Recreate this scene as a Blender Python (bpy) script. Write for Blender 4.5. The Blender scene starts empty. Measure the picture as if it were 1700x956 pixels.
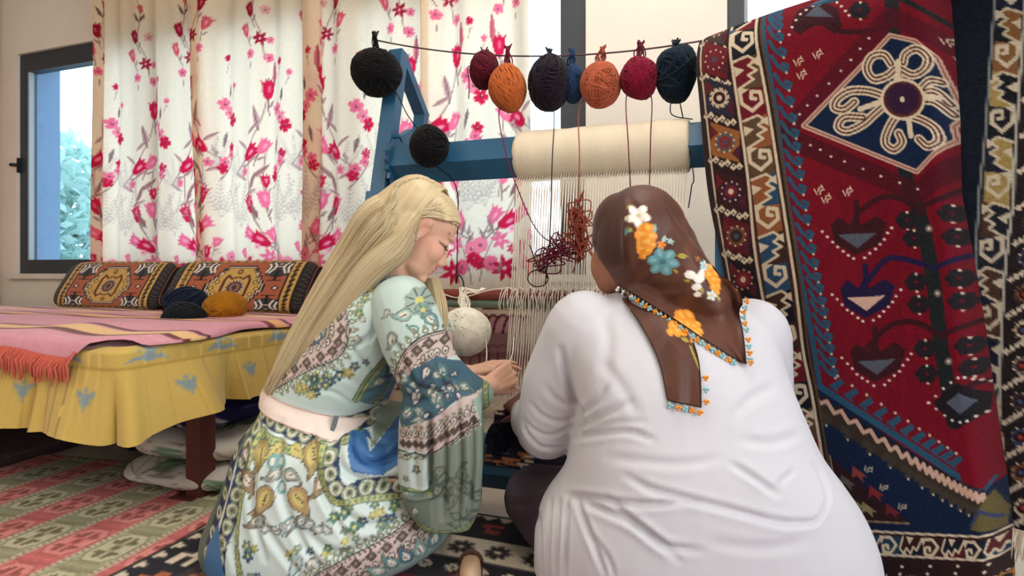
import bpy, bmesh, math, random
import numpy as np
from mathutils import Vector, Matrix
from mathutils.bvhtree import BVHTree

# ------------------------------------------------------------------ camera, world, light, exposure
SC = bpy.context.scene
COL = SC.collection
FPX, HZ, CAMZ = 1000.0, 450.0, 0.75            # focal length (px of a 1700 px frame), horizon row, eye height
cam = bpy.data.objects.new('camera', bpy.data.cameras.new('camera'))
COL.objects.link(cam)
cam.location = (0, 0, CAMZ)
cam.rotation_euler = (math.pi/2, 0, 0)
cam.data.sensor_width = 36.0
cam.data.lens = FPX/1700*36.0
cam.data.shift_y = -(478-HZ)/1700
cam.data.clip_start = 0.02
SC.camera = cam

world = bpy.data.worlds.new('world'); SC.world = world
world.use_nodes = True
wn = world.node_tree
wn.nodes['Background'].inputs['Color'].default_value = (0.93, 0.97, 1.0, 1)
wn.nodes['Background'].inputs['Strength'].default_value = 3.2

def area_light(name, loc, target, sx, sy, power, color):
    l = bpy.data.lights.new(name, 'AREA'); l.shape = 'RECTANGLE'; l.size = sx; l.size_y = sy
    l.energy = power; l.color = color
    o = bpy.data.objects.new(name, l); COL.objects.link(o); o.location = loc
    o.rotation_euler = (Vector(target)-Vector(loc)).to_track_quat('-Z', 'Y').to_euler()
    return o
# daylight through the glazed doors on the right of the room, behind the photographer
area_light('daylight_side_doors', (2.85, -0.7, 1.5), (0.3, 1.5, 0.6), 2.0, 2.0, 30, (0.90, 0.96, 1.0))
# added warm fill light, high on the left; no lamp is known there
area_light('warm_fill_left', (-2.4, 0.2, 2.5), (-1.1, 1.7, 0.2), 1.4, 1.4, 40, (1.0, 0.90, 0.78))

# added fill light to brighten the loom from above, without a fixture
area_light('fill_over_loom', (0.15, 1.35, 2.52), (0.0, 1.9, 0.4), 0.9, 0.9, 18, (1.0, 0.93, 0.85))

vs = SC.view_settings
vs.view_transform = 'Standard'; vs.look = 'None'; vs.gamma = 1.0; vs.use_curve_mapping = False
vs.exposure = 0.2
# ------------------------------------------------------------------ helpers
rng = np.random.default_rng(7); random.seed(7)
V3 = lambda *a: np.array(a, float)
def P(px, py, d):                       # photograph position + distance -> place in the room (metres)
    return V3((px-850)/FPX*d, d, CAMZ+(HZ-py)/FPX*d)
def unit(v): v = np.asarray(v, float); return v/np.linalg.norm(v)
UX, UY = 0.941, -0.338                  # direction of the window wall (and the loom, the bed)
U = V3(UX, UY, 0); NB = V3(-UY, UX, 0)  # along the wall / away from the room

def lin(c):
    c = np.asarray(c, float)/255.0
    return np.where(c <= 0.04045, c/12.92, ((c+0.055)/1.055)**2.4)
def rgba(c): return (*[float(x) for x in lin(c)], 1.0)

def tag(o, label=None, cat=None, group=None, kind=None):
    for k, v in (('label', label), ('category', cat), ('group', group), ('kind', kind)):
        if v: o[k] = v
    return o
def link(o, parent=None):
    COL.objects.link(o)
    if parent is not None: o.parent = parent
    return o
def empty(name, loc, label=None, cat=None, group=None, kind=None):
    o = bpy.data.objects.new(name, None); o.location = loc; o.empty_display_size = .05; COL.objects.link(o)
    return tag(o, label, cat, group, kind)
PLOC = {}
def obj(name, verts, faces, mat, parent=None, smooth=True, cols=None):
    me = bpy.data.meshes.new(name)
    verts = np.asarray(verts, np.float32)
    if parent is not None:
        verts = verts - np.array(root_loc(parent), np.float32)
    if isinstance(faces, np.ndarray):
        n, k = faces.shape
        me.vertices.add(len(verts)); me.vertices.foreach_set('co', verts.ravel())
        me.loops.add(n*k); me.loops.foreach_set('vertex_index', faces.astype(np.int32).ravel())
        me.polygons.add(n); me.polygons.foreach_set('loop_start', np.arange(0, n*k, k, dtype=np.int32))
        me.update(calc_edges=True)
    else:
        me.from_pydata(verts.tolist(), [], faces)
    me.polygons.foreach_set('use_smooth', np.full(len(me.polygons), smooth))
    if cols is not None:
        a = me.color_attributes.new('Col', 'FLOAT_COLOR', 'POINT')
        c4 = np.ones((len(verts), 4), np.float32); c4[:, :3] = cols
        a.data.foreach_set('color', c4.ravel())
    me.materials.append(mat)
    me.validate()
    return link(bpy.data.objects.new(name, me), parent)
def root_loc(o):
    v = Vector((0, 0, 0))
    while o is not None: v += o.location; o = o.parent
    return v

class MB:                                # collects simple solids into one mesh
    def __init__(s): s.v = []; s.f = []; s.c = []; s.n = 0; s.cc = None
    def add(s, v, f):
        v = np.asarray(v, float); s.v.append(v); s.f += [tuple(i+s.n for i in q) for q in f]; s.n += len(v)
        if s.cc is not None: s.c.append(np.tile(lin(s.cc), (len(v), 1)))
        return s
    def box(s, c, sx, sy, sz, ax=None, ay=None, az=None):
        ax = V3(1,0,0) if ax is None else unit(ax); ay = V3(0,1,0) if ay is None else unit(ay); az = V3(0,0,1) if az is None else unit(az)
        c = np.asarray(c, float); v = []
        for k in (-1, 1):
            for j in (-1, 1):
                for i in (-1, 1): v.append(c+ax*sx/2*i+ay*sy/2*j+az*sz/2*k)
        return s.add(v, [(0,2,3,1),(4,5,7,6),(0,1,5,4),(2,6,7,3),(0,4,6,2),(1,3,7,5)])
    def bar(s, a, b, w, h, side=None):
        a = np.asarray(a, float); b = np.asarray(b, float); z = unit(b-a)
        sd = V3(1,0,0) if side is None else np.asarray(side, float)
        x = unit(sd - z*np.dot(sd, z)); y = np.cross(z, x)
        return s.box((a+b)/2, w, h, np.linalg.norm(b-a), x, y, z)
    def tube(s, pts, r, n=8, cap=True, squash=1.0):
        v, f = tube_geo(pts, r, n, cap, squash); return s.add(v, f)
    def ball(s, c, r, nu=12, nv=8, ax=None):
        r = np.broadcast_to(np.asarray(r, float), (3,)); v = [V3(0,0,1)]; f = []
        for j in range(1, nv):
            t = math.pi*j/nv
            for i in range(nu):
                p = 2*math.pi*i/nu; v.append(V3(math.sin(t)*math.cos(p), math.sin(t)*math.sin(p), math.cos(t)))
        v.append(V3(0,0,-1)); L = len(v)-1
        for i in range(nu): f.append((0, 1+i, 1+(i+1) % nu)); f.append((L, L-nu+(i+1) % nu, L-nu+i))
        for j in range(nv-2):
            for i in range(nu):
                a = 1+j*nu+i; b = 1+j*nu+(i+1) % nu; f.append((a, a+nu, b+nu, b))
        v = np.array(v)*r
        if ax is not None: v = v@np.array(ax, float)
        return s.add(v+np.asarray(c, float), f)
    def prism(s, pts, nvec):             # planar polygon (3-D points) extruded by nvec
        pts = np.asarray(pts, float); n = len(pts)
        return s.add(np.concatenate([pts, pts+np.asarray(nvec, float)]), [tuple(range(n))[::-1], tuple(range(n, 2*n))]+[(i, (i+1) % n, n+(i+1) % n, n+i) for i in range(n)])
    def build(s, name, mat, parent=None, smooth=False):
        cols = np.concatenate(s.c) if s.c else None
        return obj(name, np.concatenate(s.v), s.f, mat, parent, smooth, cols)

def frames(pts):
    pts = np.asarray(pts, float); t = np.gradient(pts, axis=0); t /= np.linalg.norm(t, axis=1)[:, None]+1e-12
    x = np.cross(t[0], V3(0.3, 0.2, 1.0)); x = unit(x) if np.linalg.norm(x) > 1e-6 else V3(1,0,0); X = []
    for k in range(len(pts)):
        x = x - t[k]*np.dot(x, t[k]); x = unit(x); X.append(x)
    X = np.array(X); return t, X, np.cross(t, X)
def tube_geo(pts, r, n=8, cap=True, squash=1.0):
    pts = np.asarray(pts, float); m = len(pts); r = np.broadcast_to(np.asarray(r, float), (m,))
    t, X, Y = frames(pts); a = np.arange(n)*2*math.pi/n
    v = pts[:, None]+r[:, None, None]*(X[:, None]*np.cos(a)[None, :, None]+squash*Y[:, None]*np.sin(a)[None, :, None])
    f = []
    for j in range(m-1):
        for i in range(n):
            q = (i+1) % n; f.append((j*n+i, j*n+q, (j+1)*n+q, (j+1)*n+i))
    if cap: f.append(tuple(range(n))[::-1]); f.append(tuple((m-1)*n+i for i in range(n)))
    return v.reshape(-1, 3), f
def spline(pts, n):                      # Catmull-Rom through rows (any dimension)
    p = np.asarray(pts, float)
    if len(p) == 2: return p[0]+(p[1]-p[0])*np.linspace(0, 1, n)[:, None]
    q = np.concatenate([[2*p[0]-p[1]], p, [2*p[-1]-p[-2]]]); t = np.linspace(0, len(p)-1-1e-9, n); i = t.astype(int); f = (t-i)[:, None]
    a, b, c, d = q[i], q[i+1], q[i+2], q[i+3]
    return .5*((2*b)+(c-a)*f+(2*a-5*b+4*c-d)*f**2+(3*b-a-3*c+d)*f**3)
def grid_faces(nu, nv):
    i = np.arange(nu-1)[None, :]; j = np.arange(nv-1)[:, None]; a = j*nu+i
    return np.stack([a, a+1, a+nu+1, a+nu], -1).reshape(-1, 4)
def sheet(name, fn, nu, nv, mat, parent=None, colfn=None, thick=None, tdir=None):
    """fn(u, v) -> (...,3) on the unit square; with thick: a back side and rim, tdir the way the thickness goes"""
    u, v = np.meshgrid(np.linspace(0, 1, nu), np.linspace(0, 1, nv)); p = fn(u, v)
    V = p.reshape(-1, 3); F = grid_faces(nu, nv); C = None if colfn is None else colfn(u, v, p).reshape(-1, 3)
    if thick:
        off = np.asarray(tdir, float)*thick
        rim = np.concatenate([np.arange(nu), np.arange(1, nv)*nu+nu-1, (nv-1)*nu+np.arange(nu-2, -1, -1), np.arange(nv-2, 0, -1)*nu])
        n0 = len(V); m = len(rim); V = np.concatenate([V, V[rim]+off]); k = np.arange(m); k2 = (k+1) % m
        F = np.concatenate([F, np.stack([rim[k], n0+k, n0+k2, rim[k2]], -1)])
        if C is not None: C = np.concatenate([C, C[rim]])
        bu, bv = max(4, nu//8), max(4, nv//8); u2, v2 = np.meshgrid(np.linspace(0, 1, bu), np.linspace(0, 1, bv)); q = fn(u2, v2)+off
        n1 = len(V); V = np.concatenate([V, q.reshape(-1, 3)]); F = np.concatenate([F, grid_faces(bu, bv)[:, ::-1]+n1])
        if C is not None: C = np.concatenate([C, colfn(u2, v2, q).reshape(-1, 3)*.8])
    return obj(name, V, F, mat, parent, True, C)

# --- flat pattern drawing: shapes painted into an array that is read per vertex (weave, print)
class Cv:
    def __init__(s, x0, y0, x1, y1, k, bg):
        s.x0, s.y0, s.k = x0, y0, k; s.w = int((x1-x0)*k)+2; s.h = int((y1-y0)*k)+2
        s.a = np.empty((s.h, s.w, 3), np.float32); s.a[:] = bg
    def _win(s, pts, pad):
        lo = np.min(pts, 0)-pad; hi = np.max(pts, 0)+pad
        i0 = max(0, int((lo[0]-s.x0)*s.k)); i1 = min(s.w, int((hi[0]-s.x0)*s.k)+2); j0 = max(0, int((lo[1]-s.y0)*s.k)); j1 = min(s.h, int((hi[1]-s.y0)*s.k)+2)
        if i1 <= i0 or j1 <= j0: return None
        x = s.x0+np.arange(i0, i1)/s.k; y = s.y0+np.arange(j0, j1)/s.k
        return (slice(j0, j1), slice(i0, i1)), *np.meshgrid(x, y)
    def _mix(s, sl, m, c, al=1.0):
        m = (m*al)[..., None]; s.a[sl] = s.a[sl]*(1-m)+np.asarray(c, np.float32)*m
    def poly(s, pts, c, al=1.0):
        pts = np.asarray(pts, float); w = s._win(pts, 0)
        if w is None: return
        sl, X, Y = w; ins = np.zeros(X.shape, bool); n = len(pts)
        for i in range(n):
            (xa, ya), (xb, yb) = pts[i], pts[(i+1) % n]
            if ya == yb: continue
            ins ^= ((ya > Y) != (yb > Y)) & (X < (xb-xa)*(Y-ya)/(yb-ya)+xa)
        s._mix(sl, ins.astype(np.float32), c, al)
    def line(s, pts, wd, c, al=1.0, closed=False):
        pts = np.asarray(pts, float)
        if closed: pts = np.concatenate([pts, pts[:1]])
        w = s._win(pts, wd)
        if w is None: return
        sl, X, Y = w; D = np.full(X.shape, 1e9)
        for a, b in zip(pts[:-1], pts[1:]):
            e = b-a; L = e@e+1e-12; t = np.clip(((X-a[0])*e[0]+(Y-a[1])*e[1])/L, 0, 1)
            D = np.minimum(D, (X-a[0]-t*e[0])**2+(Y-a[1]-t*e[1])**2)
        s._mix(sl, np.clip((wd/2-np.sqrt(D))*s.k+.5, 0, 1), c, al)
    def ell(s, cx, cy, rx, ry, c, ang=0.0, al=1.0):
        R = max(rx, ry); w = s._win([(cx, cy)], R)
        if w is None: return
        sl, X, Y = w; X = X-cx; Y = Y-cy; ca, sa = math.cos(ang), math.sin(ang)
        q = np.sqrt(((X*ca+Y*sa)/rx)**2+((-X*sa+Y*ca)/ry)**2); s._mix(sl, np.clip((1-q)*min(rx, ry)*s.k+.5, 0, 1), c, al)
    def sample(s, x, y):
        fx = np.clip((np.asarray(x)-s.x0)*s.k, 0, s.w-1.001); fy = np.clip((np.asarray(y)-s.y0)*s.k, 0, s.h-1.001)
        i = fx.astype(int); j = fy.astype(int); a = (fx-i)[..., None]; b = (fy-j)[..., None]; A = s.a
        return (A[j, i]*(1-a)+A[j, i+1]*a)*(1-b)+(A[j+1, i]*(1-a)+A[j+1, i+1]*a)*b
def T(x, y, ang=0.0, sc=1.0, fx=1.0):    # local shape points -> placed points
    ca, sa = math.cos(ang)*sc, math.sin(ang)*sc
    def f(pts):
        p = np.asarray(pts, float)*(fx, 1.0); return np.stack([x+p[:, 0]*ca-p[:, 1]*sa, y+p[:, 0]*sa+p[:, 1]*ca], -1)
    return f
def snoise(p, freq, seed, octs=3):       # smooth pseudo-noise from sines, p (...,k)
    r = np.random.default_rng(seed); out = 0; k = p.shape[-1]; amp = 1.0
    for o in range(octs):
        for _ in range(4):
            d = r.normal(size=k); d /= np.linalg.norm(d); out = out+amp*np.sin((p@d)*freq*(.7+.6*r.random())+r.random()*6.28)/4
        freq *= 2.1; amp *= .5
    return out

# --- materials
def mk(name, col=(200,200,200), rough=.8, spec=.3, metal=0.0, bump=0.0, bscale=200.0, var=0.0, vscale=6.0, vcol=False, sheen=0.0, trans=0.0, coat=0.0, wave=None):
    m = bpy.data.materials.new(name); m.use_nodes = True; nt = m.node_tree; N = nt.nodes; Lk = nt.links
    b = N['Principled BSDF']; b.inputs['Roughness'].default_value = rough; b.inputs['Metallic'].default_value = metal
    b.inputs['Specular IOR Level'].default_value = spec; b.inputs['Sheen Weight'].default_value = sheen; b.inputs['Coat Weight'].default_value = coat
    tc = N.new('ShaderNodeTexCoord'); src = None
    if vcol:
        at = N.new('ShaderNodeAttribute'); at.attribute_name = 'Col'; src = at.outputs['Color']
    else:
        rg = N.new('ShaderNodeRGB'); rg.outputs[0].default_value = rgba(col); src = rg.outputs[0]
    if var > 0:
        nz = N.new('ShaderNodeTexNoise'); nz.inputs['Scale'].default_value = vscale; nz.inputs['Detail'].default_value = 5; Lk.new(tc.outputs['Object'], nz.inputs['Vector'])
        mr = N.new('ShaderNodeMapRange'); mr.inputs['From Min'].default_value = .25; mr.inputs['From Max'].default_value = .75; mr.inputs['To Min'].default_value = 1-var; mr.inputs['To Max'].default_value = 1+var
        Lk.new(nz.outputs['Fac'], mr.inputs['Value']); mx = N.new('ShaderNodeVectorMath'); mx.operation = 'SCALE'; Lk.new(src, mx.inputs[0]); Lk.new(mr.outputs[0], mx.inputs['Scale']); src = mx.outputs[0]
    Lk.new(src, b.inputs['Base Color'])
    if bump > 0:
        if wave:
            nz = N.new('ShaderNodeTexWave'); nz.bands_direction = wave; nz.inputs['Scale'].default_value = bscale; nz.inputs['Distortion'].default_value = 2.0; nz.inputs['Detail'].default_value = 2
        else:
            nz = N.new('ShaderNodeTexNoise'); nz.inputs['Scale'].default_value = bscale; nz.inputs['Detail'].default_value = 3
        Lk.new(tc.outputs['Object'], nz.inputs['Vector']); bp = N.new('ShaderNodeBump'); bp.inputs['Strength'].default_value = bump; bp.inputs['Distance'].default_value = .01
        Lk.new(nz.outputs['Fac'], bp.inputs['Height']); Lk.new(bp.outputs[0], b.inputs['Normal'])
    if trans > 0:
        tr = N.new('ShaderNodeBsdfTranslucent'); Lk.new(src, tr.inputs['Color']); mi = N.new('ShaderNodeMixShader'); mi.inputs[0].default_value = trans
        Lk.new(b.outputs[0], mi.inputs[1]); Lk.new(tr.outputs[0], mi.inputs[2]); Lk.new(mi.outputs[0], N['Material Output'].inputs['Surface'])
    return m
def remesh(verts, faces, voxel, smooth_it=6, fac=.5):
    """overlapping closed solids -> one continuous surface; returns (verts, quad faces, normals)"""
    me = bpy.data.meshes.new('tmp'); me.from_pydata(np.asarray(verts).tolist(), [], faces); o = bpy.data.objects.new('tmp', me); COL.objects.link(o)
    r = o.modifiers.new('r', 'REMESH'); r.mode = 'VOXEL'; r.voxel_size = voxel; r.adaptivity = 0
    if smooth_it: s = o.modifiers.new('s', 'SMOOTH'); s.iterations = smooth_it; s.factor = fac
    dg = bpy.context.evaluated_depsgraph_get(); dg.update(); ev = o.evaluated_get(dg); m2 = ev.to_mesh()
    n = len(m2.vertices); co = np.empty(n*3, np.float32); m2.vertices.foreach_get('co', co); nr = np.empty(n*3, np.float32); m2.vertices.foreach_get('normal', nr)
    li = np.empty(len(m2.loops), np.int32); m2.loops.foreach_get('vertex_index', li); nf = len(m2.polygons)
    ls = np.empty(nf, np.int32); m2.polygons.foreach_get('loop_start', ls); lt = np.empty(nf, np.int32); m2.polygons.foreach_get('loop_total', lt)
    ok = lt == 4; F = li[ls[ok][:, None]+np.arange(4)]
    ev.to_mesh_clear(); bpy.data.objects.remove(o); bpy.data.meshes.remove(me)
    return co.reshape(-1, 3).astype(float), F, nr.reshape(-1, 3).astype(float)
def capsule(mb, a, b, ra, rb, n=14, m=10):   # tapered limb with round ends
    a = np.asarray(a, float); b = np.asarray(b, float); L = np.linalg.norm(b-a); z = (b-a)/L
    t = np.concatenate([-ra*np.cos(np.linspace(0, math.pi/2, 5))[:-1], np.linspace(0, L, m), L+rb*np.sin(np.linspace(0, math.pi/2, 5))[1:]])
    r = np.concatenate([ra*np.sin(np.linspace(0.12, math.pi/2, 5))[:-1], np.linspace(ra, rb, m), rb*np.cos(np.linspace(0, math.pi/2-.12, 5))[1:]])
    mb.tube(a+z*t[:, None], r, n)
# ------------------------------------------------------------------ the room
WA = V3(-3.07, 3.80, 0)                  # left jamb of the big window, on the glazing plane
def W(s, z, off=0.0):                    # along the wall, up, into the room
    return WA+U*s-NB*off+V3(0, 0, z)
M_wall = mk('wall_plaster', (226,218,206), .9, .1, bump=.08, bscale=60, var=.03)
M_frame = mk('anthracite_frame', (50,56,62), .45, .4, var=.05)
M_glass = bpy.data.materials.new('window_glass'); M_glass.use_nodes = True
_n = M_glass.node_tree; _n.nodes.remove(_n.nodes['Principled BSDF'])
_t = _n.nodes.new('ShaderNodeBsdfTransparent'); _t.inputs[0].default_value = (.80,.91,1,1); _g = _n.nodes.new('ShaderNodeBsdfGlossy'); _g.inputs['Roughness'].default_value = .03
_m = _n.nodes.new('ShaderNodeMixShader'); _m.inputs[0].default_value = .05
_n.links.new(_t.outputs[0], _m.inputs[1]); _n.links.new(_g.outputs[0], _m.inputs[2]); _n.links.new(_m.outputs[0], _n.nodes['Material Output'].inputs['Surface'])
M_stone = mk('sill_marble', (214,206,196), .4, .4, var=.06)
M_tile = mk('floor_tile', (205,192,176), .35, .4, var=.05, vscale=3)
M_ceil = mk('ceiling_paint', (228,224,216), .95, .1)

ZS, ZT, CEIL, TH = 0.735, 2.10, 2.62, .25
WIN = [(-3.3, -1.9), (0.0, 3.61), (4.17, 6.0)]     # openings along the wall
FR = .05                                  # glazing sits this far behind the plaster
def wall_piece(s0, s1, z0, z1):
    m = MB(); c = (W(s0, z0)+W(s1, z1))/2+NB*(TH/2-FR)
    m.box(c, s1-s0, TH, z1-z0, U, NB); return m
m = MB(); e = [-4.2]+[x for w in WIN for x in w]+[6.6]
for k in range(0, len(e), 2):
    m.v += wall_piece(e[k], e[k+1], 0, CEIL).v; q = m.v[-1]; m.f += [tuple(i+m.n for i in f) for f in [(0,2,3,1),(4,5,7,6),(0,1,5,4),(2,6,7,3),(0,4,6,2),(1,3,7,5)]]; m.n += 8
for s0, s1 in WIN:
    for z0, z1 in ((0, ZS), (ZT, CEIL)):
        c = (W(s0, z0)+W(s1, z1))/2+NB*(TH/2-FR); m.box(c, s1-s0, TH, z1-z0, U, NB)
wall = m.build('wall_back', M_wall); tag(wall, 'pale plastered wall with large dark framed windows', kind='structure')
tag(MB().box((0, 1.2, -.05), 12, 9, .1).build('floor', M_tile), 'beige tiled floor', kind='structure')
tag(MB().box(W(1.2, CEIL+.06, 3.3), 11, 7.0, .1, U, NB).build('ceiling', M_ceil), 'white painted ceiling', kind='structure')
tag(MB().box((3.15, 1.7, CEIL/2), .2, 4.2, CEIL).build('wall_right', M_wall), 'pale plastered side wall', kind='structure')
tag(MB().box((-4.9, 1.6, CEIL/2), .2, 6.4, CEIL).build('wall_left', M_wall), 'pale plastered side wall', kind='structure')
tag(MB().box((-2.0, -2.3, CEIL/2), 6.0, .2, CEIL).build('wall_rear', M_wall), 'pale plastered wall behind the photographer', kind='structure')
def window(n, s0, s1, mull, wl, wt):
    r = empty('window_%d' % n, W(s0, ZS), kind='structure'); d = .06
    def bar(name, sa, sb, za, zb, mat=M_frame, dd=d, off=0.0):
        mb = MB(); mb.box((W(sa, za)+W(sb, zb))/2-NB*off, sb-sa, dd, zb-za, U, NB); return mb.build(name, mat, r)
    bar('frame_stile', s0, s0+wl, ZS, ZT); bar('frame_stile', s1-.115, s1, ZS, ZT)
    bar('frame_rail', s0+wl, s1-.115, ZS, ZS+.085); bar('frame_rail', s0+wl, s1-.115, ZT-wt, ZT)
    xs = [s0+wl]+[x for a in mull for x in (a-.05, a+.05)]+[s1-.115]
    for a in mull: bar('mullion', a-.05, a+.05, ZS+.085, ZT-wt)
    for k in range(0, len(xs), 2):
        bar('pane', xs[k], xs[k+1], ZS+.085, ZT-wt, M_glass, .008)
        bar('glazing_bead', xs[k], xs[k]+.014, ZS+.085, ZT-wt, mk('bead_grey', (150,160,165), .5), .03, .01)
    mb = MB(); mb.box((W(s0-.04, ZS)+W(s1+.04, ZS))/2-NB*(FR*.5+.012)-V3(0,0,.016), s1-s0+.08, FR+.045, .03, U, NB); mb.build('sill', M_stone, r)
    return r
w1 = window(1, 0.0, 3.61, [1.22, 2.42], .062, .11)
mb = MB(); hp = W(-.0, 1.41, .035); mb.box(hp, .03, .03, .09, U, NB); mb.tube([hp, hp-NB*.035, hp-NB*.04-U*.015], .011, 8); mb.build('handle', mk('handle_black', (28,30,34), .4), w1)
window(2, 4.17, 6.0, [5.1], .062, .11); window(3, -3.3, -1.9, [], .062, .11)
for k, (a, b) in enumerate(((-4.2, 6.6),)):
    mb = MB(); mb.box((W(a, .05)+W(b, .05))/2-NB*(FR+.008), b-a, .014, .10, U, NB); tag(mb.build('baseboard_back', M_stone), 'pale marble skirting board', kind='structure')

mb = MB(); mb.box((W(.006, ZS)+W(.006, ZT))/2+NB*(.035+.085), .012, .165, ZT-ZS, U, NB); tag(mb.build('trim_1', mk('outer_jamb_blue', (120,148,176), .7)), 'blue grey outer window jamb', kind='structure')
# garden beyond the glass
M_leaf = mk('garden_leaf', (184,212,204), .6, .3, var=.25, vscale=3, trans=.5); M_bark = mk('bark', (95,84,74), .9)
M_gnd = mk('garden_ground', (176,190,196), .9, var=.08, vscale=1); M_hedge = mk('terrace_wall', (205,214,222), .9, var=.03)
tag(MB().box((-4, 13.9, -.35), 40, 16, .1).build('garden_ground', M_gnd), 'pale ground outside the window', kind='structure')
tag(MB().box((-6.5, 8.2, .1), 9, .2, .9).build('terrace_wall', M_hedge), 'low pale blue garden wall seen through the window pane', 'wall', kind='structure')
def tree(x, y, h, rx, n, seed, label):
    r = np.random.default_rng(seed); root = empty('garden_tree', (x, y, -.3), label, 'tree', 'trees outside the window')
    mb = MB(); mb.tube(spline([(x, y, -.3), (x+.1, y, h*.3), (x-.1, y+.1, h*.75)], 8), np.linspace(.14, .05, 8), 8)
    for k in range(7):
        a = r.random()*6.28; z = h*(.3+.06*k); mb.tube(spline([(x, y, z), (x+rx*.5*math.cos(a), y+rx*.5*math.sin(a), z+.4), (x+rx*.8*math.cos(a), y+rx*.8*math.sin(a), z+.5)], 6), np.linspace(.05, .015, 6), 5)
    mb.build('trunk', M_bark, root)
    c = r.normal(size=(n, 3)); c /= np.linalg.norm(c, axis=1)[:, None]; c *= (r.random(n)**.45)[:, None]*(rx, rx, h*.42); c += (x, y, h*.55)
    a = r.normal(size=(n, 3)); a /= np.linalg.norm(a, axis=1)[:, None]; b = np.cross(a, r.normal(size=(n, 3))); b /= np.linalg.norm(b, axis=1)[:, None]
    L = (.07+.07*r.random(n))[:, None]; v = np.stack([c-a*L, c+b*L*.45, c+a*L, c-b*L*.45+np.cross(a, b)*L*.25], 1).reshape(-1, 3)
    obj('foliage', v, np.arange(4*n).reshape(-1, 4), M_leaf, root, False); return root
tree(-6.6, 8.0, 2.9, 1.4, 4200, 3, 'leafy tree outside the left window pane')
tree(-9.0, 9.4, 3.0, 1.7, 4200, 4, 'farther leafy tree low behind the garden wall')
# ------------------------------------------------------------------ floral curtains
CR, CR2, CP, CP2, CB, CBR, CG = (205,30,70), (160,24,48), (238,110,140), (250,170,185), (120,80,78), (96,40,52), (170,140,135)
TW = .355
def bell(cv, x, y, s, a, c=CR, c2=CP2):   # tulip-like bell, opening along +y local
    s = s*.84; t = T(x, y, a, s); cv.poly(t([(-.02,-.42),(.14,-.32),(.24,-.05),(.26,.25),(.34,.5),(.16,.38),(.08,.55),(-.02,.4),(-.14,.55),(-.18,.36),(-.34,.46),(-.26,.2),(-.24,-.06),(-.16,-.32)]), c)
    cv.ell(*t([(.03,.1)])[0], .07*s, .17*s, c2, a, .8); cv.line(t([(0,-.4),(.02,-.75),(.1,-1.1)]), .045*s, CB); cv.poly(t([(.02,-.75),(.2,-.7),(.32,-.38),(.14,-.5)]), CG)
def bloom(cv, x, y, s, c=CR, n=5, a=0., cc=CBR):
    s = s*.86
    for k in range(n):
        g = a+k*6.283/n; t = T(x, y, g, s); cv.poly(t([(0,0),(.14,.16),(.2,.36),(.1,.5),(-.02,.44),(-.12,.5),(-.18,.34),(-.12,.14)]), c)
    cv.ell(x, y, .09*s, .09*s, cc); cv.ell(x+.04*s, y+.05*s, .04*s, .04*s, (250,200,190))
def star(cv, x, y, s, c=CR, n=6, a=0.):
    s = s*.86
    for k in range(n): t = T(x, y, a+k*6.283/n, s); cv.poly(t([(0,0),(.11,.2),(.08,.4),(0,.56),(-.1,.36),(-.1,.16)]), c)
    cv.ell(x, y, .08*s, .08*s, (250,190,200))
def leafy(cv, x, y, s, a, c=CG): t = T(x, y, a, s); cv.poly(t([(0,0),(.13,.3),(.1,.65),(0,1),(-.09,.6),(-.1,.25)]), c); cv.line(t([(0,0),(0,.9)]), .04*s, CB)
def sprig(cv, x, y, s, a=0.): t = T(x, y, a, s); bloom(cv, x, y, s*.9, CR if s > .045 else CP, 5, a); cv.line(t([(0,-.4),(-.1,-.9),(-.3,-1.4)]), .04*s, CB); leafy(cv, *t([(-.02,-.7)])[0], .3*s, a-.9)
def fern(cv, x, y, s, a, c=(190,172,164)):
    for q in (-.55,-.2,.15,.5):
        t = T(x, y, a+q, s); pts = t(spline([(0,0),(.02,.5),(.1,1.0)], 12)); cv.line(pts, .014*s, c, .7)
        for k in range(2, 12):
            for sd in (-1, 1):
                b = T(*pts[k], a+q+sd*1.0, s*.14*(1-k/16)); cv.line(b([(0,0),(0,1)]), .018*s, c, .8)
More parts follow.
